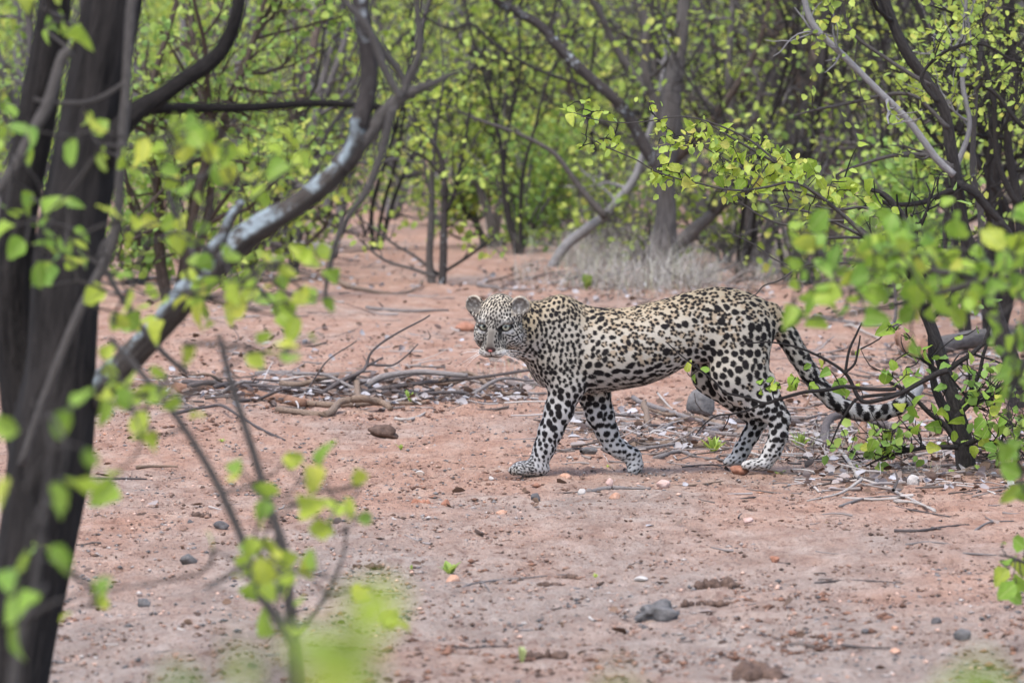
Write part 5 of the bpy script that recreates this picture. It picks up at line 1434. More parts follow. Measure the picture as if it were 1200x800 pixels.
# shrub tips just in front of the lens, thrown far out of focus
def tip_shrub(label, px, Y, stems, leaves, seed):
    global t
    bx, by = near_base(px, Y)
    t = Tree('shrub', label, bx, by, seed, 'shrub', 'shrubs at the near edge of the clearing')
    for lst in stems:
        traced(lst, Y, B_GREY, 'stem', 6, 30, ground=True)
    base = []
    for (lx, ly, s) in leaves:
        b = P(lx, ly - 0.3 * s, Y - t.rg.uniform(-0.1, 0.12)) - t.o
        put_leaf('green', t.root, b, s * Y / FPX, t.rg, 1.6); base.append(b)
    link_leaves(t.root, np.concatenate([w[::3] for w in t.wood]), base, 0.003, 0.001, B_GREY, t.rg)
zb = lambda Y: 65 + FPX * CAM_H / Y
tip_shrub('low shrub with a soft blur of green leaves under the thin two-stemmed sapling', 390, 2.5, [[(400, zb(2.5), 30), (395, 1600, 22), (392, 1100, 16), (390, 830, 10)]],
          [(392, 775, 105), (365, 790, 95), (425, 785, 100), (350, 770, 70), (395, 815, 110), (410, 760, 80), (285, 775, 60), (300, 805, 60), (190, 808, 50)], 311)
tip_shrub('shrub tip barely showing as a pale green blur at the near edge of the earth', 722, 2.3, [[(722, zb(2.3), 30), (724, 1500, 20), (722, 860, 8)]], [(722, 805, 50), (735, 822, 50), (705, 822, 46)], 312)
tip_shrub('shrub tip showing as a faint olive blur low beside the forked bleached stick', 1160, 2.3, [[(1150, zb(2.3), 30), (1155, 1500, 20), (1160, 860, 8)]], [(1160, 812, 46), (1140, 822, 46), (1180, 818, 50)], 313)

# ================================================================ right: shrub in focus over the tail
YR = 18.35
bx, by = near_base(1131, 18.45)
t = Tree('shrub', 'dark-stemmed shrub overhanging the leopard\'s tail, bearing round lime leaves', bx, by, 320, 'shrub')
def kid(lst, Y, mat=B_DARK, name='branch', **kw):
    return traced(lst, Y, mat, name, kw.pop('sides', 7), kw.pop('n', None) or max(14, 5 * len(lst)), **kw)
kid([(1131, 546, 25), (1127, 512, 21), (1118, 472, 17), (1108, 434, 16), (1093, 386, 15), (1078, 350, 13), (1072, 310, 12), (1075, 282, 12), (1060, 257, 10), (1040, 232, 8), (1020, 222, 5)], YR, name='stem', sides=10, ground=True, kids=9, klen=0.32, lv=2, leaf=3, kmin=0.15)
kid([(1126, 520, 17), (1118, 500, 14), (1106, 476, 12), (1096, 452, 10), (1091, 420, 7), (1088, 380, 5)], YR + 0.15, name='stem')
kid([(1124, 522, 8), (1108, 497, 7), (1088, 482, 6), (1069, 464, 5), (1050, 452, 4), (1036, 446, 3)], YR - 0.15)
kid([(1110, 434, 8), (1098, 438, 7), (1074, 450, 6), (1055, 460, 6), (1032, 467, 5.5), (1013, 470, 5), (1004, 463, 5), (996, 446, 4.5), (989, 436, 4.2), (974, 425, 3.6), (953, 414, 3), (932, 406, 2.6), (905, 401, 2.2), (880, 402, 2), (868, 404, 1.5)], YR - 0.45)
kid([(990, 438, 4), (994, 418, 3.4), (1000, 400, 3), (1005, 388, 2.4), (1010, 378, 1.6)], YR - 0.45)
kid([(990, 438, 3.6), (1002, 426, 3), (1006, 408, 2.4), (1008, 393, 1.8)], YR - 0.47)
kid([(1055, 460, 5), (1030, 463, 4.2), (1003, 468, 4), (990, 485, 3), (980, 505, 2.4), (974, 520, 1.6)], YR - 0.35)
kid([(1050, 455, 5), (1020, 455, 4.6), (990, 452, 4.4), (970, 456, 4.6), (942, 459, 4.2), (913, 467, 4), (897, 472, 3.8), (880, 467, 3), (868, 464, 2.8), (849, 459, 2.6), (837, 446, 2.4), (816, 430, 2), (798, 416, 1.8), (780, 400, 1.2)], YR - 0.62)
kid([(896, 472, 3.2), (878, 480, 2.8), (858, 485, 2.4), (840, 487, 2.2), (826, 496, 1.8), (815, 510, 1.3)], YR - 0.62)
kid([(856, 485, 2), (852, 495, 1.6), (846, 505, 1.2)], YR - 0.62)
kid([(1122, 524, 7), (1090, 525, 5), (1060, 530, 4), (1035, 536, 3), (1010, 548, 2)], YR - 0.25, kids=9, klen=0.2, lv=2, leaf=3)
kid([(1132, 520, 8), (1150, 515, 6), (1172, 520, 5), (1195, 525, 4), (1220, 520, 3)], YR - 0.2, kids=9, klen=0.22, lv=2, leaf=4)
kid([(1120, 490, 7), (1140, 470, 5), (1165, 455, 4), (1190, 440, 3)], YR - 0.1, kids=8, klen=0.22, lv=2, leaf=4)
def spr(lst, Y): return kid([(q[0], q[1], q[2] * 0.82) for q in lst], Y, B_GREY)
# arching sprays over the leopard's back
spr([(1073, 312, 9), (1045, 298, 7.5), (1017, 279, 6.5), (990, 255, 6), (965, 235, 5.5), (935, 212, 5), (910, 192, 4.5), (885, 177, 4), (855, 160, 3.2), (835, 148, 2.4), (822, 142, 1.6)], YR - 0.25)
spr([(990, 255, 5), (960, 230, 4.2), (930, 214, 4), (900, 219, 3.6), (872, 223, 3.2), (845, 221, 3), (820, 215, 2.6), (800, 211, 2.4), (767, 200, 2.2), (745, 187, 2), (710, 172, 1.8), (681, 156, 1.2)], YR - 0.4)
spr([(965, 234, 4), (930, 224, 3.4), (890, 224, 3), (860, 226, 2.4), (838, 224, 1.8)], YR - 0.15)
spr([(910, 190, 3.4), (880, 165, 3), (850, 150, 2.6), (820, 140, 2.4), (790, 137, 2.2), (760, 142, 2), (730, 144, 1.8), (700, 141, 1.6), (672, 132, 1.2)], YR - 0.5)
spr([(1030, 290, 5), (1000, 262, 4), (960, 260, 3.6), (920, 263, 3.2), (890, 252, 2.8), (868, 238, 2), (850, 232, 1.4)], YR + 0.1)
spr([(1010, 275, 5), (980, 262, 4.4), (945, 248, 3.8), (915, 243, 3), (888, 235, 2)], YR + 0.2)
spr([(1045, 300, 4), (1010, 308, 3.4), (975, 308, 3), (940, 312, 2.8), (915, 328, 2.4), (895, 335, 2.2), (885, 345, 1.8), (872, 352, 1.4)], YR - 0.4)
spr([(970, 310, 3), (940, 314, 2.4), (910, 305, 2.2), (885, 287, 2), (860, 275, 1.8), (850, 272, 1.2)], YR - 0.35)
spr([(1074, 290, 8), (1040, 280, 5), (1000, 278, 4.2), (960, 280, 4), (940, 284, 3)], YR + 0.3)
spr([(1060, 258, 6), (1035, 250, 5), (1010, 243, 4.4), (985, 246, 4), (960, 243, 3), (930, 230, 2)], YR + 0.25)
spr([(885, 180, 2.4), (860, 190, 2.2), (838, 180, 2), (815, 168, 1.8), (790, 162, 1.5)], YR - 0.3)
spr([(900, 192, 2.4), (885, 215, 2.2), (868, 236, 1.8), (862, 244, 1.4)], YR - 0.35)
RL = []
RL += [(900 + x / 2.163, 250 + y / 2.163, 13) for x, y in [(310, 295), (340, 290), (400, 355), (70, 425), (30, 440), (300, 410), (350, 440), (350, 400), (170, 435), (370, 500), (350, 495), (415, 490), (440, 500), (300, 560), (330, 550), (260, 605), (300, 600), (360, 565), (290, 560),
      (550, 480), (560, 510), (595, 470), (500, 545), (520, 570), (540, 580), (490, 500), (560, 550), (610, 530), (440, 550), (380, 570), (400, 600), (600, 600), (620, 560), (510, 360), (530, 300), (480, 320), (520, 420), (465, 395), (455, 450), (640, 600), (585, 540),
      (470, 560), (450, 590), (530, 600), (570, 590), (550, 530), (600, 490), (620, 510), (635, 545), (580, 610), (430, 520), (345, 570), (270, 580)]]
RL += [(800 + x / 6.156, 430 + y / 6.156, 11) for x, y in [(30, 60), (60, 95), (120, 42), (560, 150), (600, 120), (655, 110), (570, 190), (650, 150), (700, 150), (815, 105), (820, 185), (910, 150), (780, 150), (680, 170), (620, 160)]]
RL += [(900 + x / 4.7, 340 + y / 4.7, 10) for x, y in [(280, 395), (240, 425), (370, 520), (345, 460), (420, 560), (500, 555), (510, 340), (220, 540), (150, 500), (60, 540), (860, 355), (900, 385), (760, 450), (830, 470), (650, 470), (690, 460)]]
RL += [(1053, 455, 22), (1040, 440, 18), (1070, 480, 15), (1063, 462, 16), (1045, 388, 20), (1050, 392, 14), (978, 452, 17)]
RL += [(840 + x / 4, 150 + y / 4, s) for x, y, s in [(20, 30, 11), (60, 15, 10), (90, 140, 18), (110, 180, 12), (40, 270, 11), (75, 365, 15), (135, 265, 14), (130, 315, 9), (95, 330, 9), (60, 310, 8), (215, 260, 15), (170, 90, 10), (200, 75, 11), (230, 120, 10), (255, 80, 12), (305, 150, 15),
      (280, 180, 14), (335, 190, 14), (270, 230, 14), (300, 240, 12), (330, 280, 15), (310, 250, 13), (370, 200, 14), (395, 205, 13), (425, 168, 19), (370, 245, 12), (470, 245, 14), (455, 215, 12), (440, 370, 7), (430, 420, 7), (325, 410, 7), (255, 300, 8), (165, 40, 10), (185, 160, 11), (210, 200, 10), (110, 205, 12),
      (60, 100, 10), (540, 265, 10), (600, 250, 13), (630, 265, 12), (590, 300, 16), (560, 320, 14), (610, 310, 14), (550, 310, 12), (670, 300, 11), (720, 365, 22), (690, 340, 13), (735, 265, 20), (660, 100, 10), (670, 70, 9), (820, 385, 9), (740, 320, 10), (240, 240, 12), (70, 210, 12), (30, 130, 10), (10, 60, 10),
      (350, 215, 12), (385, 180, 12), (290, 205, 13), (320, 230, 14), (345, 250, 12), (20, 200, 11), (55, 180, 10), (5, 240, 10), (150, 185, 10), (180, 225, 11), (90, 250, 10)]]
RL += [(600 + x / 4, 150 + y / 4, s) for x, y, s in [(335, 95, 9), (440, 65, 11), (470, 70, 13), (395, 75, 8), (530, 100, 8), (455, 110, 8), (655, 225, 17), (705, 205, 17), (735, 185, 15), (755, 180, 13), (705, 250, 15), (745, 235, 14), (785, 230, 14), (720, 220, 15), (870, 270, 11), (825, 290, 9), (740, 50, 9), (760, 90, 11),
      (785, 80, 13), (750, 95, 11), (850, 60, 12), (700, 50, 8), (860, 10, 12), (880, 40, 12), (930, 90, 14), (910, 60, 13), (800, 50, 10), (840, 90, 10), (810, 225, 10), (950, 120, 11), (970, 60, 11), (990, 100, 12), (920, 30, 10)]]
RL += [(400 + x / 2.425, y / 2.425, s) for x, y, s in [(645, 310, 9), (680, 300, 13), (660, 335, 15), (740, 325, 12), (765, 330, 9), (705, 345, 8), (875, 320, 9), (910, 360, 9), (770, 400, 9), (775, 405, 9), (765, 385, 8), (685, 420, 6), (900, 420, 9), (720, 325, 9), (690, 318, 11)]]
xr = t.rg
for (lx, ly, s) in list(RL):
    if ly < 330 and 760 < lx < 985 and xr.random() < 0.62 and len(RL) < 296:
        RL.append((lx + xr.normal(0, 7), ly + xr.normal(0, 6), s * xr.uniform(0.6, 1.0)))
base = []
for (lx, ly, s) in RL:
    dY = t.rg.uniform(-0.12, 0.12) - (0.55 if (lx < 1000 and ly > 380) else 0.3)
    b = P(lx, ly - 0.35 * s, YR + dY) - t.o
    put_leaf('spray' if ly < 330 else 'green', t.root, b, s * t.rg.uniform(1.05, 1.45) * YR / FPX, t.rg, 1.3); base.append(b)
link_leaves(t.root, np.concatenate([w[::2] for w in t.wood]), base, 0.003, 0.0012, B_DARK, t.rg)
lowl = np.array([q for L_ in t.leaf for q in L_ if q[2] > 0.03]); lowl = lowl[t.rg.permutation(len(lowl))[:int(len(lowl) * 0.45)]]
V_, F_ = leaf_batch(lowl, 0.036, t.rg, w=0.40)
mesh_obj('foliage', V_, F_, LM_GREEN, t.root, False)['kind'] = 'stuff'
sm = []
for (lx, ly, s) in RL:
    if ly < 330 and lx < 1000:
        for _ in range(2): sm.append(P(lx + t.rg.normal(0, 9), ly + t.rg.normal(0, 7), YR - 0.3 + t.rg.uniform(-.15, .15)) - t.o)
V_, F_ = leaf_batch(np.array(sm), 0.026, t.rg, w=0.40)
mesh_obj('small_leaves', V_, F_, LM_YEL, t.root, False)['kind'] = 'stuff'

# slender tree behind that shrub
YT = 21.6
bx, by = near_base(1192, YT)
t = Tree('mopane_tree', 'slender upright dark tree with bowed side branches behind the shrub over the tail', bx, by, 330, 'tree')
kid([(1194, 474, 24), (1188, 446, 22), (1172, 388, 19), (1150, 325, 16), (1131, 272, 15), (1125, 240, 15), (1117, 187, 15), (1107, 130, 15), (1087, 96, 14), (1062, 60, 13), (1040, 10, 11), (1022, -60, 8), (1000, -200, 4)], YT, B_DARK, 'trunk', sides=12, n=70, ground=True, rough=0.2, kids=4, klen=0.5, lv=2, leaf=5, kmin=0.75)
kid([(1118, 224, 8), (1087, 235, 7), (1062, 239, 6.5), (1040, 238, 5.5), (1025, 237, 4), (1005, 246, 2.5)], YT - 0.1, B_DARK, kids=2, klen=.2, lv=1)
kid([(1122, 216, 10), (1136, 222, 10), (1150, 232, 10), (1170, 255, 9), (1185, 275, 8), (1200, 300, 6), (1215, 340, 4)], YT - 0.05, B_DARK, kids=3, klen=.3, lv=1, leaf=3)
kid([(1116, 196, 9), (1106, 188, 7.5), (1092, 182, 6.5), (1062, 181, 5.5), (1032, 185, 4.5), (1000, 195, 3), (975, 208, 2)], YT - 0.2, B_GREY, kids=4, klen=.25, lv=1, leaf=4)
kid([(1118, 205, 9), (1100, 188, 9), (1084, 166, 9), (1064, 140, 9), (1031, 107, 8.5), (990, 66, 8), (957, 33, 8), (944, 0, 7), (935, -50, 5), (930, -120, 3)], YT - 0.3, B_PALE, kids=4, klen=.35, lv=2, leaf=3)
kid([(1112, 150, 6), (1090, 130, 5), (1060, 110, 5), (1000, 120, 4), (960, 128, 3), (930, 136, 2)], YT - 0.1, B_GREY, kids=5, klen=.25, lv=1, leaf=5)
kid([(1118, 200, 7), (1135, 150, 6), (1128, 100, 6), (1130, 40, 5), (1135, -40, 4)], YT + 0.2, B_PALE, kids=6, klen=.4, lv=2, leaf=5)
kid([(1145, 300, 9), (1150, 250, 8), (1140, 200, 7), (1142, 140, 6), (1150, 60, 5), (1165, -30, 4)], YT + 0.3, B_GREY, kids=7, klen=.4, lv=2, leaf=5)
kid([(1100, 120, 7), (1080, 90, 5), (1110, 60, 4), (1150, 52, 3.6), (1185, 70, 3), (1210, 78, 2)], YT - 0.3, B_DARK, kids=6, klen=.3, lv=2, leaf=5)
kid([(1090, 100, 6), (1040, 70, 5), (1000, 40, 4), (985, 0, 3), (970, -50, 2)], YT - 0.2, B_GREY, kids=6, klen=.35, lv=2, leaf=5)
t.foliage(LM_YEL, 0.032)
# a second slim one at the very right
bx, by = near_base(1225, 22.6)
t = Tree('mopane_tree', 'leaning slim dark tree crowding behind the slender upright one', bx, by, 331, 'tree')
kid([(1222, 455, 18), (1212, 380, 15), (1200, 300, 13), (1192, 230, 11), (1180, 160, 10), (1188, 80, 8), (1178, 10, 6), (1170, -80, 4)], 22.6, B_DARK, 'trunk', sides=10, ground=True, kids=7, klen=.5, lv=2, leaf=5, kmin=.4)
kid([(1195, 240, 8), (1170, 190, 7), (1165, 120, 6), (1150, 60, 5), (1120, 20, 3), (1090, 6, 2)], 22.5, B_DARK, kids=9, klen=.4, lv=2, leaf=5)
kid([(1200, 150, 6), (1160, 105, 5), (1120, 100, 4), (1080, 92, 3), (1040, 80, 2)], 22.3, B_DARK, kids=8, klen=.3, lv=2, leaf=5)
t.foliage(LM_YEL, 0.034)

# ================================================================ green bough reaching in from the right, nearer than the shrub
YB = 10.3
bx, by = near_base(1330, YB)
t = Tree('shrub', 'bright green leafy bough reaching in, in front of the shrub over the tail', bx, by, 340, 'shrub')
kid([(1330, zb(YB), 40), (1320, 700, 30), (1290, 500, 24), (1250, 400, 18), (1210, 350, 14), (1150, 330, 10), (1090, 318, 8), (1030, 310, 6), (970, 300, 4), (930, 296, 3)], YB, B_GREY, 'stem', n=60, ground=True)
kid([(1280, 470, 14), (1240, 430, 10), (1210, 420, 8), (1190, 450, 6), (1180, 490, 4)], YB - 0.2, B_GREY)
kid([(1150, 330, 7), (1080, 350, 6), (1010, 365, 4), (960, 372, 3), (925, 372, 2)], YB - 0.15, B_GREY)
kid([(1230, 370, 8), (1190, 330, 6), (1150, 300, 5), (1110, 290, 3)], YB + 0.2, B_GREY)
base = []; rg = t.rg
pts_ = []
for _ in range(120): pts_.append((rg.uniform(1000, 1205), rg.normal(332, 28)))
for _ in range(14): pts_.append((rg.uniform(1010, 1070), rg.normal(312, 24)))
for _ in range(20): pts_.append((rg.uniform(925, 1010), rg.normal(346, 24)))
for _ in range(7): pts_.append((rg.uniform(918, 975), rg.normal(290, 10)))
for _ in range(16): pts_.append((rg.uniform(1170, 1210), rg.uniform(380, 560)))
for _ in range(5): pts_.append((rg.uniform(1185, 1210), rg.uniform(560, 600)))
for (lx, ly) in pts_:
    b = P(lx, ly - 14, YB + rg.uniform(-0.5, 0.35)) - t.o
    put_leaf('green', t.root, b, rg.uniform(20, 36) * YB / FPX, rg, 0.7); base.append(b)
link_leaves(t.root, np.concatenate([w[::3] for w in t.wood]), base, 0.004, 0.0014, B_GREY, t.rg)
# small sprig low on the right
bx, by = near_base(1240, 12.6)
t = Tree('seedling_shrub', 'green sprig poking in low beside the twigs on the earth', bx, by, 341, 'shrub')
kid([(1240, zb(12.6), 9), (1228, 720, 7), (1210, 670, 5), (1190, 655, 3.5), (1170, 650, 2)], 12.6, B_GREY, 'stem', ground=True)
base = []
for lx, ly, s in [(1172, 662, 16), (1182, 672, 22), (1195, 664, 22), (1190, 690, 24), (1200, 690, 24), (1180, 700, 20), (1202, 648, 20), (1176, 640, 10), (1188, 682, 22)]:
    b = P(lx, ly - 6, 12.6 + t.rg.uniform(-.1, .1)) - t.o
    put_leaf('green', t.root, b, s * 1.2 * 12.6 / FPX, t.rg, 1.2); base.append(b)
link_leaves(t.root, np.concatenate([w[::3] for w in t.wood]), base, 0.003, 0.0012, B_GREY, t.rg)
# ================================================================ fallen wood
SG = 'fallen sticks of the brush pile'
stick('thick reddish fallen log at the left end of the brush pile', [(206, 462), (240, 460), (276, 462), (314, 470), (356, 478)], 17, W_RED, 'log', 'log', SG, taper=0.7, rough=0.2)
stick('long dark branch lying along the top of the reddish log', [(214, 460, 10), (270, 460, 8), (333, 462, 5), (378, 466, 4), (412, 466, 4)], 6.5, W_DARK, group=SG)
stick('long dark pole slanting out of the brush pile to the leopard\'s foreleg', [(418, 468, 6), (467, 466, 12), (525, 466, 19), (582, 467, 26), (634, 468, 32)], 6, W_DARK, group=SG)
stick('grey branch arching over the brush pile', [(424, 466, 8), (446, 466, 22), (487, 466, 28), (520, 467, 27), (548, 467, 25)], 8, W_GREY, group=SG, taper=0.7)
stick('forked dark branch standing up out of the brush pile', [(376, 468, 5), (400, 466, 18), (420, 465, 27), (429, 464, 36), (437, 464, 53), (464, 464, 72), (504, 464, 93)], 6, W_DARK, group=SG, taper=0.3,
      forks=[([(426, 464, 32), (438, 464, 38), (449, 464, 44)], 4.5), ([(430, 464, 36), (452, 464, 35), (462, 464, 36), (476, 464, 46), (490, 464, 60)], 3.6), ([(420, 465, 27), (404, 465, 10), (394, 466, 5)], 5)])
stick('thin straight twig leaning left beside the forked dark branch', [(358, 466, 6), (372, 466, 26), (388, 466, 46), (418, 466, 66)], 2.6, W_DARK, 'twig', group=SG)
stick('pale bent stick with a brown curved end below the brush pile', [(326, 483), (352, 486), (378, 489), (392, 484, 4), (404, 482, 8), (426, 482, 11), (446, 482, 8), (458, 484, 2)], 9, W_BROWN, group=SG, taper=0.9)
stick('small bleached curved stick lying right of the pale bent one', [(464, 492), (480, 493), (490, 490), (500, 483)], 4.5, W_WHITE, group=SG)
stick('bleached thin stick across the leaf litter of the brush pile', [(452, 474), (485, 469, 2), (515, 464, 4), (534, 460, 12)], 4, W_WHITE, group=SG)
stick('dark twig hooked down over the earth below the reddish log', [(204, 490, 4), (232, 486, 8), (258, 484, 8), (280, 492, 4), (305, 504, 1), (334, 517)], 4.5, W_DARK, group=SG)
stick('short upright stub of wood in the middle of the brush pile', [(418, 474), (418, 466, 12), (417, 462, 20)], 9, W_BROWN, 'stub', 'stick', SG, taper=0.9)
stick('grey broken branch slanting behind the brush pile', [(470, 470, 4), (510, 468, 5), (560, 462, 4), (612, 456, 3)], 5, W_GREY, group=SG)
stick('brown half-buried branch under the brush pile', [(352, 476), (400, 478), (450, 476), (505, 474)], 8, W_BROWN, group=SG)
stick('dark knotty end of wood at the right of the brush pile', [(520, 460, 3), (538, 458, 10), (548, 458, 18)], 9, W_DARK, 'stub', 'stick', SG, taper=0.8)
stick('long grey branch lying flat right of the brush pile', [(545, 468), (580, 466), (612, 464), (640, 463)], 6, W_GREY, group=SG)
stick('low grey branch lying behind the dark knotty end', [(300, 440), (340, 438), (390, 440), (440, 438)], 6, W_GREY, group=SG)
pg = np.random.default_rng(44)
for k in range(16):
    x0 = pg.uniform(215, 520); x1 = x0 + pg.uniform(50, 130); y0 = pg.uniform(458, 474); a0 = pg.uniform(0, 10); a1 = pg.uniform(2, 22)
    if pg.random() < 0.4: x0, x1 = x1, x0
    stick('%s tangled stick lying across the brush pile' % ('dark', 'grey', 'dark', 'brown')[k % 4], [(x0, y0, a0), ((x0 * 2 + x1) / 3, y0 + pg.uniform(-3, 3), a0 + pg.uniform(0, 6)), ((x0 + 2 * x1) / 3, y0 + pg.uniform(-3, 3), a1 + pg.uniform(-3, 5)), (x1, y0 + pg.uniform(-4, 2), a1)],
          pg.uniform(4, 8.5), (W_DARK, W_GREY, W_DARK, W_BROWN)[k % 4], group='tangled sticks across the brush pile')
for k in range(14):
    x0 = pg.uniform(650, 1180); x1 = x0 + pg.uniform(40, 110) * pg.choice([-1, 1]); y0 = pg.uniform(488, 532) if x0 < 960 else pg.uniform(500, 560); a1 = pg.uniform(0, 9)
    stick('%s weathered branch among the litter behind the leopard\'s feet' % ('grey', 'dark', 'brown')[k % 3], [(x0, y0, 1), ((x0 + x1) / 2, y0 + pg.uniform(-4, 4), a1 * 0.6 + 1), (x1, y0 + pg.uniform(-6, 4), a1)], pg.uniform(3.5, 7.5), (W_GREY, W_DARK, W_BROWN)[k % 3], group='weathered branches behind the leopard')
for k in range(12):
    x0 = pg.uniform(610, 900); x1 = x0 + pg.uniform(30, 80) * pg.choice([-1, 1]); y0 = pg.uniform(322, 348); a1 = pg.uniform(4, 26)
    stick('%s brushwood stick in the dry grass behind the leopard\'s back' % ('grey', 'dark', 'grey')[k % 3], [(x0, y0, 1), ((x0 + x1) / 2, y0 + pg.uniform(-3, 3), a1 * 0.5 + 2), (x1, y0 + pg.uniform(-4, 3), a1)], pg.uniform(2.5, 5), (W_GREY, W_DARK, W_GREY)[k % 3], group='brushwood behind the back')
SB = 'fallen sticks under the leopard'
stick('short grey log showing between the leopard\'s forelegs', [(664, 486), (678, 494), (694, 502)], 8, W_GREY, group=SB, taper=0.8)
stick('grey branch running down toward the leopard\'s hind paws', [(742, 474, 6), (789, 490, 5), (821, 499, 4), (853, 505, 2), (880, 508)], 6.5, W_GREY, group=SB)
stick('short upright post of dead wood under the belly', [(756, 500), (756, 490, 4), (755, 486, 12)], 8, W_BROWN, 'stub', 'stick', SB, taper=0.9)
stick('crooked grey branch under the belly beside the upright post', [(722, 502), (736, 501, 2), (750, 504, 4), (768, 509, 1), (780, 506, 3), (797, 500, 8)], 7, W_GREY, group=SB)
stick('thin bleached twig leaning under the belly', [(771, 482, 20), (784, 486, 10), (798, 492, 4)], 3, W_WHITE, 'twig', group=SB)
stick('pale straight stick lying behind the far foreleg', [(718, 493), (738, 493), (757, 492)], 5, W_WHITE, group=SB)
stick('long brown branch lying low across the ground under the belly', [(742, 525), (780, 523), (815, 524), (850, 523)], 8, W_BROWN, group=SB, taper=0.8)
stick('grey straight stick above the long brown branch', [(752, 517), (785, 516), (818, 517)], 4, W_GREY, group=SB)
stick('flaking grey bark curl on the earth in front of the long brown branch', [(766, 540), (782, 538, 2), (798, 536, 4), (808, 538, 3), (826, 538), (846, 541)], 6.5, W_GREY, 'bark_strip', 'bark', SB, rough=0.35)
stick('thin dark twig lying before the hind paws', [(800, 548), (835, 545), (862, 547)], 2.6, W_DARK, 'twig', group=SB)
stick('grey branch lying behind the hind paws', [(820, 506), (860, 503), (905, 505), (960, 508)], 7, W_GREY, group=SB)
stick('dark branch passing behind the hock', [(925, 500, 6), (950, 502, 3), (985, 506)], 6, W_DARK, group=SB)
stick('weathered brown branch low behind the hind paws', [(900, 520), (945, 519), (990, 522)], 8, W_BROWN, group=SB)
stick('little orange-brown hooked stick beneath the tail', [(918, 485), (934, 484, 2), (944, 482, 8), (951, 480, 16)], 4.5, W_RED, group=SB)
stick('pale stick lying flat beyond the rock under the belly', [(838, 492), (852, 490), (868, 491)], 5, W_WHITE, group=SB)
stick('short dark twig pointing at the far forepaw', [(712, 527), (735, 526), (760, 529)], 2.8, W_DARK, 'twig', group=SB)
stick('grey stick behind the small grey rock near the forepaws', [(652, 528), (680, 527), (715, 526)], 3.4, W_GREY, group=SB)
SR = 'fallen wood around the shrub over the tail'
stick('dark gnarled root arching out of the ground beneath the tail', [(962, 526), (968, 520, 10), (976, 514, 20), (991, 512, 22), (1018, 512, 18), (1040, 512, 10), (1056, 514)], 11, W_DARK, 'root', 'root', SR, taper=0.7, rough=0.25)
stick('short brown stub under the gnarled root', [(1008, 524), (1010, 516, 4), (1012, 512, 10)], 13, W_RED, 'stub', 'stick', SR, taper=0.85)
stick('forked bleached stick lying on the open earth', [(985, 534, 4), (1003, 560, 6), (1010, 568, 5), (1039, 575, 3), (1060, 584, 2), (1096, 601)], 5.5, W_WHITE, group=SR, taper=0.5,
      forks=[([(1010, 568, 5), (985, 581, 2), (946, 588)], 4.5)])
stick('short bleached twig under the forked stick', [(988, 585), (1020, 587, 1), (1056, 588, 1)], 4.5, W_WHITE, 'twig', group=SR)
stick('grey twig fanning out from under the forked stick', [(984, 594), (1016, 586, 2), (1058, 585, 2)], 3.6, W_GREY, 'twig', group=SR)
stick('pale twig splayed right of the forked stick', [(1048, 588), (1070, 592, 2), (1096, 598)], 4, W_WHITE, 'twig', group=SR)
stick('dark twig pointing away at the tip of the forked stick', [(1050, 594), (1085, 602), (1118, 607)], 3, W_DARK, 'twig', group=SR)
stick('thick reddish log end lying beyond the tail tip', [(1054, 414, 10), (1068, 420, 11), (1090, 424, 8)], 26, W_RED, 'log', 'log', SR, taper=0.95, rough=0.15)
stick('grey weathered log leading from the reddish log end behind the shrub', [(1088, 424, 8), (1120, 416, 6), (1168, 408, 4), (1220, 404, 3)], 22, B_GREY, 'log', 'log', SR, taper=0.9, rough=0.15)
stick('thin dark branch lying before the weathered log', [(1038, 428, 3), (1072, 428, 3), (1110, 426, 3)], 3.6, W_DARK, group=SR)
stick('orange-brown bare stick behind the shrub stem', [(1126, 466, 4), (1152, 466, 4), (1178, 466, 4)], 6, W_RED, group=SR)
stick('dark stick lying behind the shrub stem above the orange-brown one', [(1132, 447, 3), (1158, 446, 4), (1180, 444, 3)], 4.5, W_DARK, group=SR)
stick('dark rotten branch at the foot of the shrub', [(1120, 560), (1150, 553, 3), (1185, 552, 2), (1230, 556)], 9, W_BROWN, group=SR, rough=0.25)
stick('white forked twig lying beyond the tail', [(990, 383), (999, 386, 3), (1012, 392, 2), (1030, 398)], 4, W_WHITE, 'twig', group=SR)
stick('grey fallen branch beyond the tail under the leafy bough', [(955, 372), (1000, 380), (1045, 384)], 6, W_GREY, group=SR)
stick('dark crooked twig standing beyond the tail', [(1046, 385), (1050, 380, 10), (1048, 378, 40), (1044, 378, 70)], 5, W_DARK, 'twig', group=SR)
SO = 'twigs on the open earth'
stick('dark wavy twig on the earth right of centre toward the leafy sprig', [(1048, 623), (1077, 623), (1107, 619), (1136, 616)], 4, W_DARK, 'twig', group=SO)
stick('small grey knotted twig below the dark wavy one', [(1062, 639), (1087, 636), (1116, 639)], 3.4, W_GREY, 'twig', group=SO)
stick('pale forked twig near the leafy sprig', [(1142, 624), (1160, 615, 2), (1188, 611)], 3.2, W_GREY, 'twig', group=SO, forks=[([(1165, 614, 2), (1154, 608, 2)], 2.5)])
stick('short grey twig beside the leafy sprig', [(1128, 650), (1146, 649), (1168, 651)], 3.4, W_GREY, 'twig', group=SO)
stick('straight dark twig alone on the open pink earth', [(955, 684), (985, 681), (1015, 681), (1057, 683)], 3.2, W_DARK, 'twig', group=SO)
stick('short dark twig near the grey stone on the open earth', [(986, 757), (1012, 759), (1043, 760)], 4, W_DARK, 'twig', group=SO)
stick('thin long twig with a splintered grey end on the open earth', [(540, 690), (556, 685, 1), (590, 680), (625, 677), (664, 674)], 3, W_GREY, 'twig', group=SO, forks=[([(566, 684, 1), (574, 693)], 3)])
stick('bent dark twig beside the grey-green tuft', [(500, 752), (522, 755), (550, 760), (578, 758), (602, 757)], 3, W_DARK, 'twig', group=SO)
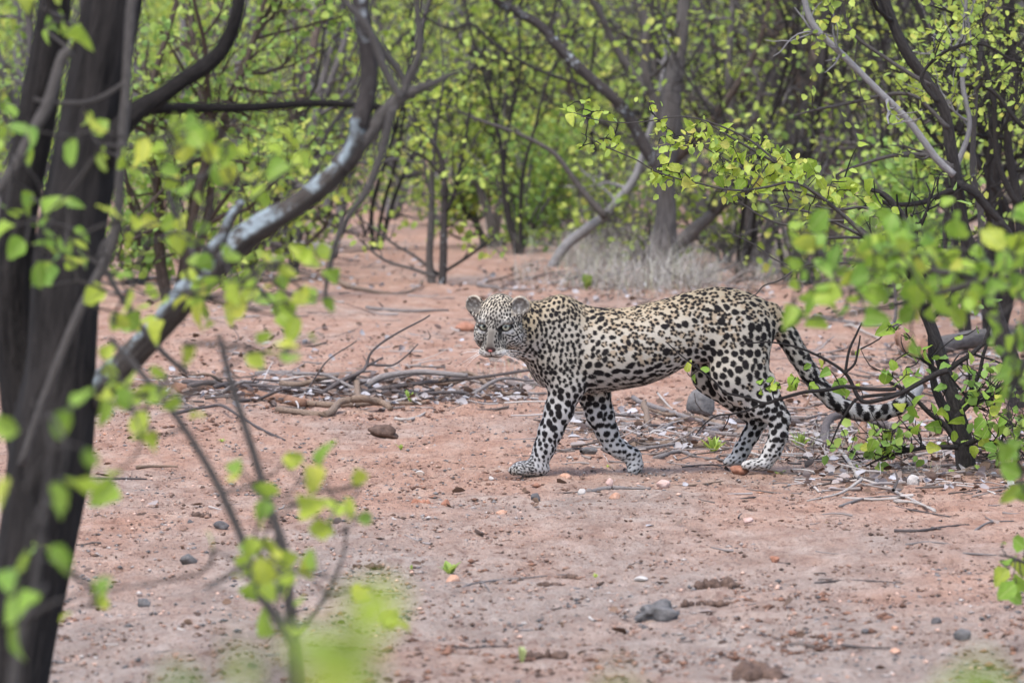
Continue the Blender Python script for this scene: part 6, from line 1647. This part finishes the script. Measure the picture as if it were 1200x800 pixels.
stick('straight grey-black stick at the foot of the dark trunk', [(80, 563), (120, 562), (172, 563)], 4.5, W_DARK, group=SO)
stick('strip of brown bark on the earth beyond the straight grey-black stick', [(160, 549), (182, 547), (208, 548)], 4.5, W_BROWN, 'bark_strip', 'bark', SO)
stick('strip of peeling grey bark in front of the forepaws', [(690, 577), (712, 574, 1), (738, 574, 1), (762, 574)], 6, W_GREY, 'bark_strip', 'bark', SO, rough=0.35)
stick('thin brown stick pointing at the rock by the hind paw', [(786, 571), (815, 569), (850, 564)], 3.2, W_BROWN, group=SO)
stick('thin dark twig on the earth before the hind paws', [(858, 587), (880, 584), (904, 582)], 2.6, W_DARK, 'twig', group=SO)
stick('short dark twig left of the furry grey clod', [(633, 580), (655, 578), (692, 577)], 2.6, W_DARK, 'twig', group=SO)
stick('twig lying in the shade of the sapling', [(156, 769), (178, 766), (202, 762)], 3.2, W_GREY, 'twig', group=SO)
SF = 'fallen wood at the wood edge'
stick('hollow grey log lying under the lichened limb', [(318, 296, 3), (338, 298, 4), (366, 300, 3), (392, 303, 1)], 15, W_GREY, 'log', 'log', SF, taper=0.8, rough=0.2)
stick('brown fallen branch left of the twin-stemmed small tree', [(386, 318, 3), (402, 336), (443, 344), (480, 343), (495, 334, 3)], 7, W_BROWN, group=SF)
stick('white stick propped in the dry grass behind the shoulder', [(654, 340), (660, 338, 8), (667, 338, 18)], 4.5, W_WHITE, group=SF)
stick('dark fallen branch under the bright green bush tree', [(148, 333), (180, 328), (225, 330)], 6, W_DARK, group=SF)
stick('grey fallen branch on the red patch behind the leopard\'s head', [(430, 362), (480, 366), (525, 365)], 5, W_GREY, group=SF)
stick('thin grey fallen branch nearer the leopard\'s ear', [(560, 336), (600, 340), (640, 341)], 4, W_GREY, group=SF)

# ================================================================ stones, clods
rock('rock', 'squarish dark grey rock standing under the belly', 'rock', 822, 490, 34, 33, RK['grey'], 3, 0.7, 0.15, sharp=True, sink=0.1)
rock('rock', 'small angular grey rock beside the near forepaw', 'rock', 690, 534, 22, 11, RK['grey'], 5, 0.8, 0.2, sharp=True)
rock('rock', 'red-brown rock under the toes of the near hind paw', 'rock', 866, 556, 24, 11, RK['red'], 8, 0.8, 0.2, sharp=True)
rock('bark_chunk', 'brown curled chunk of bark lying below the brush pile', 'bark', 449, 515, 38, 15, RK['brown'], 9, 0.5, 0.55, sharp=True, sink=0.1)
rock('rock', 'red-brown rock half hidden behind the leopard\'s head', 'rock', 546, 388, 26, 10, RK['red'], 11, 0.8, 0.2)
rock('stone', 'pale pink rounded pebble, largest before the far forepaw', 'stone', 777, 572, 17, 12, RK['pink'], 12, 0.8, 0.15)
rock('stone', 'flat orange pebble just behind the near forepaw', 'stone', 664, 562, 16, 8, RK['orange'], 13, 0.8, 0.15)
rock('stone', 'dusky pink pebble beside the strip of peeling bark', 'stone', 714, 569, 10, 9, RK['pink'], 14, 0.8, 0.15)
rock('stone', 'flat orange pebble below the strip of peeling bark', 'stone', 720, 585, 15, 8, RK['orange'], 15, 0.8, 0.15)
rock('stone', 'white pebble left of the strip of peeling bark', 'stone', 682, 580, 10, 8, RK['white'], 16, 0.8, 0.15)
rock('stone', 'small tilted dark grey stone below the near forepaw', 'stone', 628, 588, 14, 11, RK['dark'], 17, 0.8, 0.2, sharp=True)
rock('stone', 'flat white stone on the earth left of the near forepaw', 'stone', 493, 555, 12, 4, RK['white'], 18, 0.8, 0.15)
rock('stone', 'tiny white pebble in front of the near forepaw', 'stone', 576, 562, 7, 5, RK['white'], 19, 0.8, 0.15)
rock('stone', 'flat tan stone on the earth below the near forepaw', 'stone', 588, 603, 15, 6, RK['orange'], 20, 0.8, 0.15)
rock('stone', 'reddish stone among the crumbs left of the near forepaw', 'stone', 522, 593, 12, 9, RK['red'], 21, 0.8, 0.15)
rock('stone', 'orange stone beside the green seedling', 'stone', 531, 683, 18, 10, RK['orange'], 22, 0.8, 0.15)
rock('clod', 'furry grey clod sitting on the open earth', 'clod', 768, 727, 44, 20, RK['grey'], 23, 0.7, 0.75, sink=0.2)
rock('stone', 'angular grey stone on the open earth near the bottom', 'stone', 1128, 751, 22, 18, RK['grey'], 24, 0.8, 0.2, sharp=True)
rock('stone', 'small dark stone beyond the angular grey one', 'stone', 1098, 732, 14, 9, RK['dark'], 25, 0.8, 0.2, sharp=True)
rock('stone', 'round dark pebble beside the little orange pebble', 'stone', 1014, 742, 9, 7, RK['dark'], 26, 0.8, 0.1)
rock('stone', 'little bright orange pebble on the open earth', 'stone', 1049, 739, 10, 7, RK['orange'], 27, 0.8, 0.15)
rock('stone', 'pale flat stone below the hind paws', 'stone', 876, 612, 14, 7, RK['pink'], 28, 0.8, 0.2, sharp=True)
rock('stone', 'small red-brown stone in the middle of the open earth', 'stone', 908, 659, 13, 9, RK['red'], 29, 0.8, 0.2, sharp=True)
rock('stone', 'dark grey stone, uppermost of the three beyond the sapling', 'stone', 259, 621, 20, 11, RK['dark'], 30, 0.8, 0.2, sharp=True)
rock('stone', 'greenish grey stone below the two dark ones beyond the sapling', 'stone', 221, 661, 22, 13, RK['grey'], 31, 0.8, 0.2, sharp=True)
rock('stone', 'rounded grey stone, lowest beside the sapling', 'stone', 169, 711, 17, 10, RK['grey'], 32, 0.8, 0.12)
rock('stone', 'small black pebble beside the uppermost dark grey stone', 'stone', 223, 614, 9, 6, RK['dark'], 33, 0.8, 0.15)
rock('rock', 'whitish rock at the foot of the shrub over the tail', 'rock', 1070, 570, 15, 14, RK['white'], 34, 0.8, 0.2)
rock('rock', 'brown rock beside the whitish one at the foot of the shrub', 'rock', 1090, 566, 20, 14, RK['brown'], 35, 0.8, 0.2)
rock('stone', 'white flat stone in the sandy patch below the furry clod', 'stone', 751, 680, 18, 5, RK['white'], 36, 0.8, 0.15)
rock('stone', 'pale stone below the short dark twig', 'stone', 1050, 765, 14, 6, RK['orange'], 37, 0.8, 0.15)

def clods(label, px, py, w, h, seed, mat, n=26, name='clod_heap', group='crumbled brown clods'):
    """a little heap of crumbled dung or soil"""
    g = G(px, py); s = FPX / g[1]; rg = np.random.default_rng(seed); V, F, k = [], [], 0
    v, f = ICO2
    for i in range(n):
        r = (h / s) * rg.uniform(0.16, 0.5); c = np.array([rg.uniform(-.5, .5) * w / s * 0.8, rg.normal(0, h / s * 0.5), 0])
        p = v * (1 + 0.4 * vnoise3(v, 1.7, seed + i * 2.3))[:, None] * r * rg.uniform(0.6, 1.25, 3) + c + np.array([0, 0, r * 0.35])
        V.append(p); F.append(f + k); k += len(v)
    o = mesh_obj(name, np.concatenate(V), np.concatenate(F), mat, None, True, loc=g)
    tag(o, label, 'clod', group); o['kind'] = 'thing'
clods('crumbled brown dung clods beside the lone straight twig', 840, 688, 60, 15, 1, RK['brown'])
clods('lower spread of brown dung clods below the crumbled ones', 828, 709, 70, 12, 2, RK['brown'])
clods('ragged dark dung heap at the bottom of the open earth', 890, 795, 60, 28, 3, RK['brown'], 34)
clods('dark clods left of the furry grey clod', 667, 677, 22, 8, 4, RK['brown'], 14)
clods('dark clods below the thin long twig', 643, 686, 28, 9, 5, RK['brown'], 16)
clods('red-brown clods on the earth left of the forepaws', 493, 590, 36, 8, 6, RK['red'], 18)
clods('crumbs of brown clods left of the green seedling', 432, 664, 44, 8, 7, RK['brown'], 22)
clods('flat brown clod nearest the dark double trunk', 174, 605, 32, 8, 8, RK['brown'], 14)
clods('brown clod with a white fleck beyond the sapling', 236, 605, 24, 10, 9, RK['brown'], 12)
clods('brown clods around the grey-green tuft', 640, 770, 60, 14, 10, RK['brown'], 26)

# ================================================================ seedlings and tufts
def seedling(label, px, py, w, h, seed, mat, n=9, name='seedling', cat='seedling', group='green seedlings on the earth', narrow=0.2):
    g = G(px, py); s = FPX / g[1]; rg = np.random.default_rng(seed); V, F, k = [], [], 0
    for i in range(n):
        a = rg.uniform(0, 6.28); L = (h / s) * rg.uniform(0.6, 1.15); out = (w / s) * 0.5 * rg.uniform(0.2, 1.0)
        d = np.array([math.cos(a), math.sin(a), 0]); sd_ = np.array([-d[1], d[0], 0])
        for j, q in enumerate((0, .35, .7, 1.0)):
            c = d * out * q ** 1.3 + np.array([0, 0, L * (q - 0.25 * q * q)]); ww = L * narrow * (0.25, 1.0, .8, 0.05)[j]
            V += [c - sd_ * ww, c + np.array([0, 0, -0.15 * ww]), c + sd_ * ww]
        for j in range(3):
            for q in range(2):
                b = k + j * 3 + q; F.append((b, b + 1, b + 4, b + 3))
        k += 12
    o = mesh_obj(name, V, F, mat, None, True, loc=g)
    tag(o, label, cat, group)
seedling('bright green broad-leaved seedling alone on the open earth', 527, 674, 44, 22, 1, LM_NGRN, 11, narrow=0.28)
seedling('grey-green upright tuft near the bottom of the open earth', 612, 778, 16, 26, 2, leaf_mat('sage', [(0, (0.20, 0.22, 0.16)), (1, (0.30, 0.32, 0.22))], 'object', 0.2), 12, narrow=0.12)
seedling('green grass clump with reddish stems before the far hind paw', 836, 532, 44, 26, 3, LM_NGRN, 26, 'grass_clump', 'grass', narrow=0.09)
seedling('bright green sprout in the leaf litter of the brush pile', 481, 472, 16, 18, 4, LM_NGRN, 8)
seedling('small green tuft below the curled chunk of bark', 470, 528, 18, 10, 5, LM_NGRN, 16, narrow=0.1)
seedling('low green creeper before the near hind paw', 912, 556, 26, 7, 6, LM_NGRN, 16, narrow=0.15)
seedling('grass shoot beside the dark rotten branch', 1188, 564, 26, 26, 7, LM_NGRN, 9, narrow=0.08)
seedling('tiny green plant lying flat on the sandy patch', 698, 677, 16, 7, 8, LM_NGRN, 9)
seedling('little green weed by the brush pile right of the reddish log', 388, 520, 14, 5, 9, LM_NGRN, 9)
seedling('little green weed under the hooked dark twig', 260, 518, 20, 6, 10, LM_NGRN, 10)
seedling('spreading green weed below the hooked dark twig', 342, 536, 24, 6, 11, LM_NGRN, 12)
seedling('green weed behind the forepaw by the small rock', 712, 548, 10, 5, 12, LM_NGRN, 8)
seedling('green sprout between the fallen sticks under the belly', 806, 512, 10, 10, 13, LM_NGRN, 6)
seedling('yellow-green sprout in the dry grass behind the back', 688, 340, 26, 26, 14, LM_NGRN, 9)
seedling('grass clump with pale blades behind the near hock', 938, 528, 40, 28, 15, LM_NGRN, 22, 'grass_clump', 'grass', narrow=0.06)
seedling('sprout with two leaves left of the green seedling', 482, 668, 8, 9, 16, LM_NGRN, 4)
seedling('dry wiry tuft on the earth beside the dark trunk', 118, 592, 46, 26, 17, W_BROWN, 40, 'dry_tuft', 'grass', 'dry tufts', narrow=0.03)
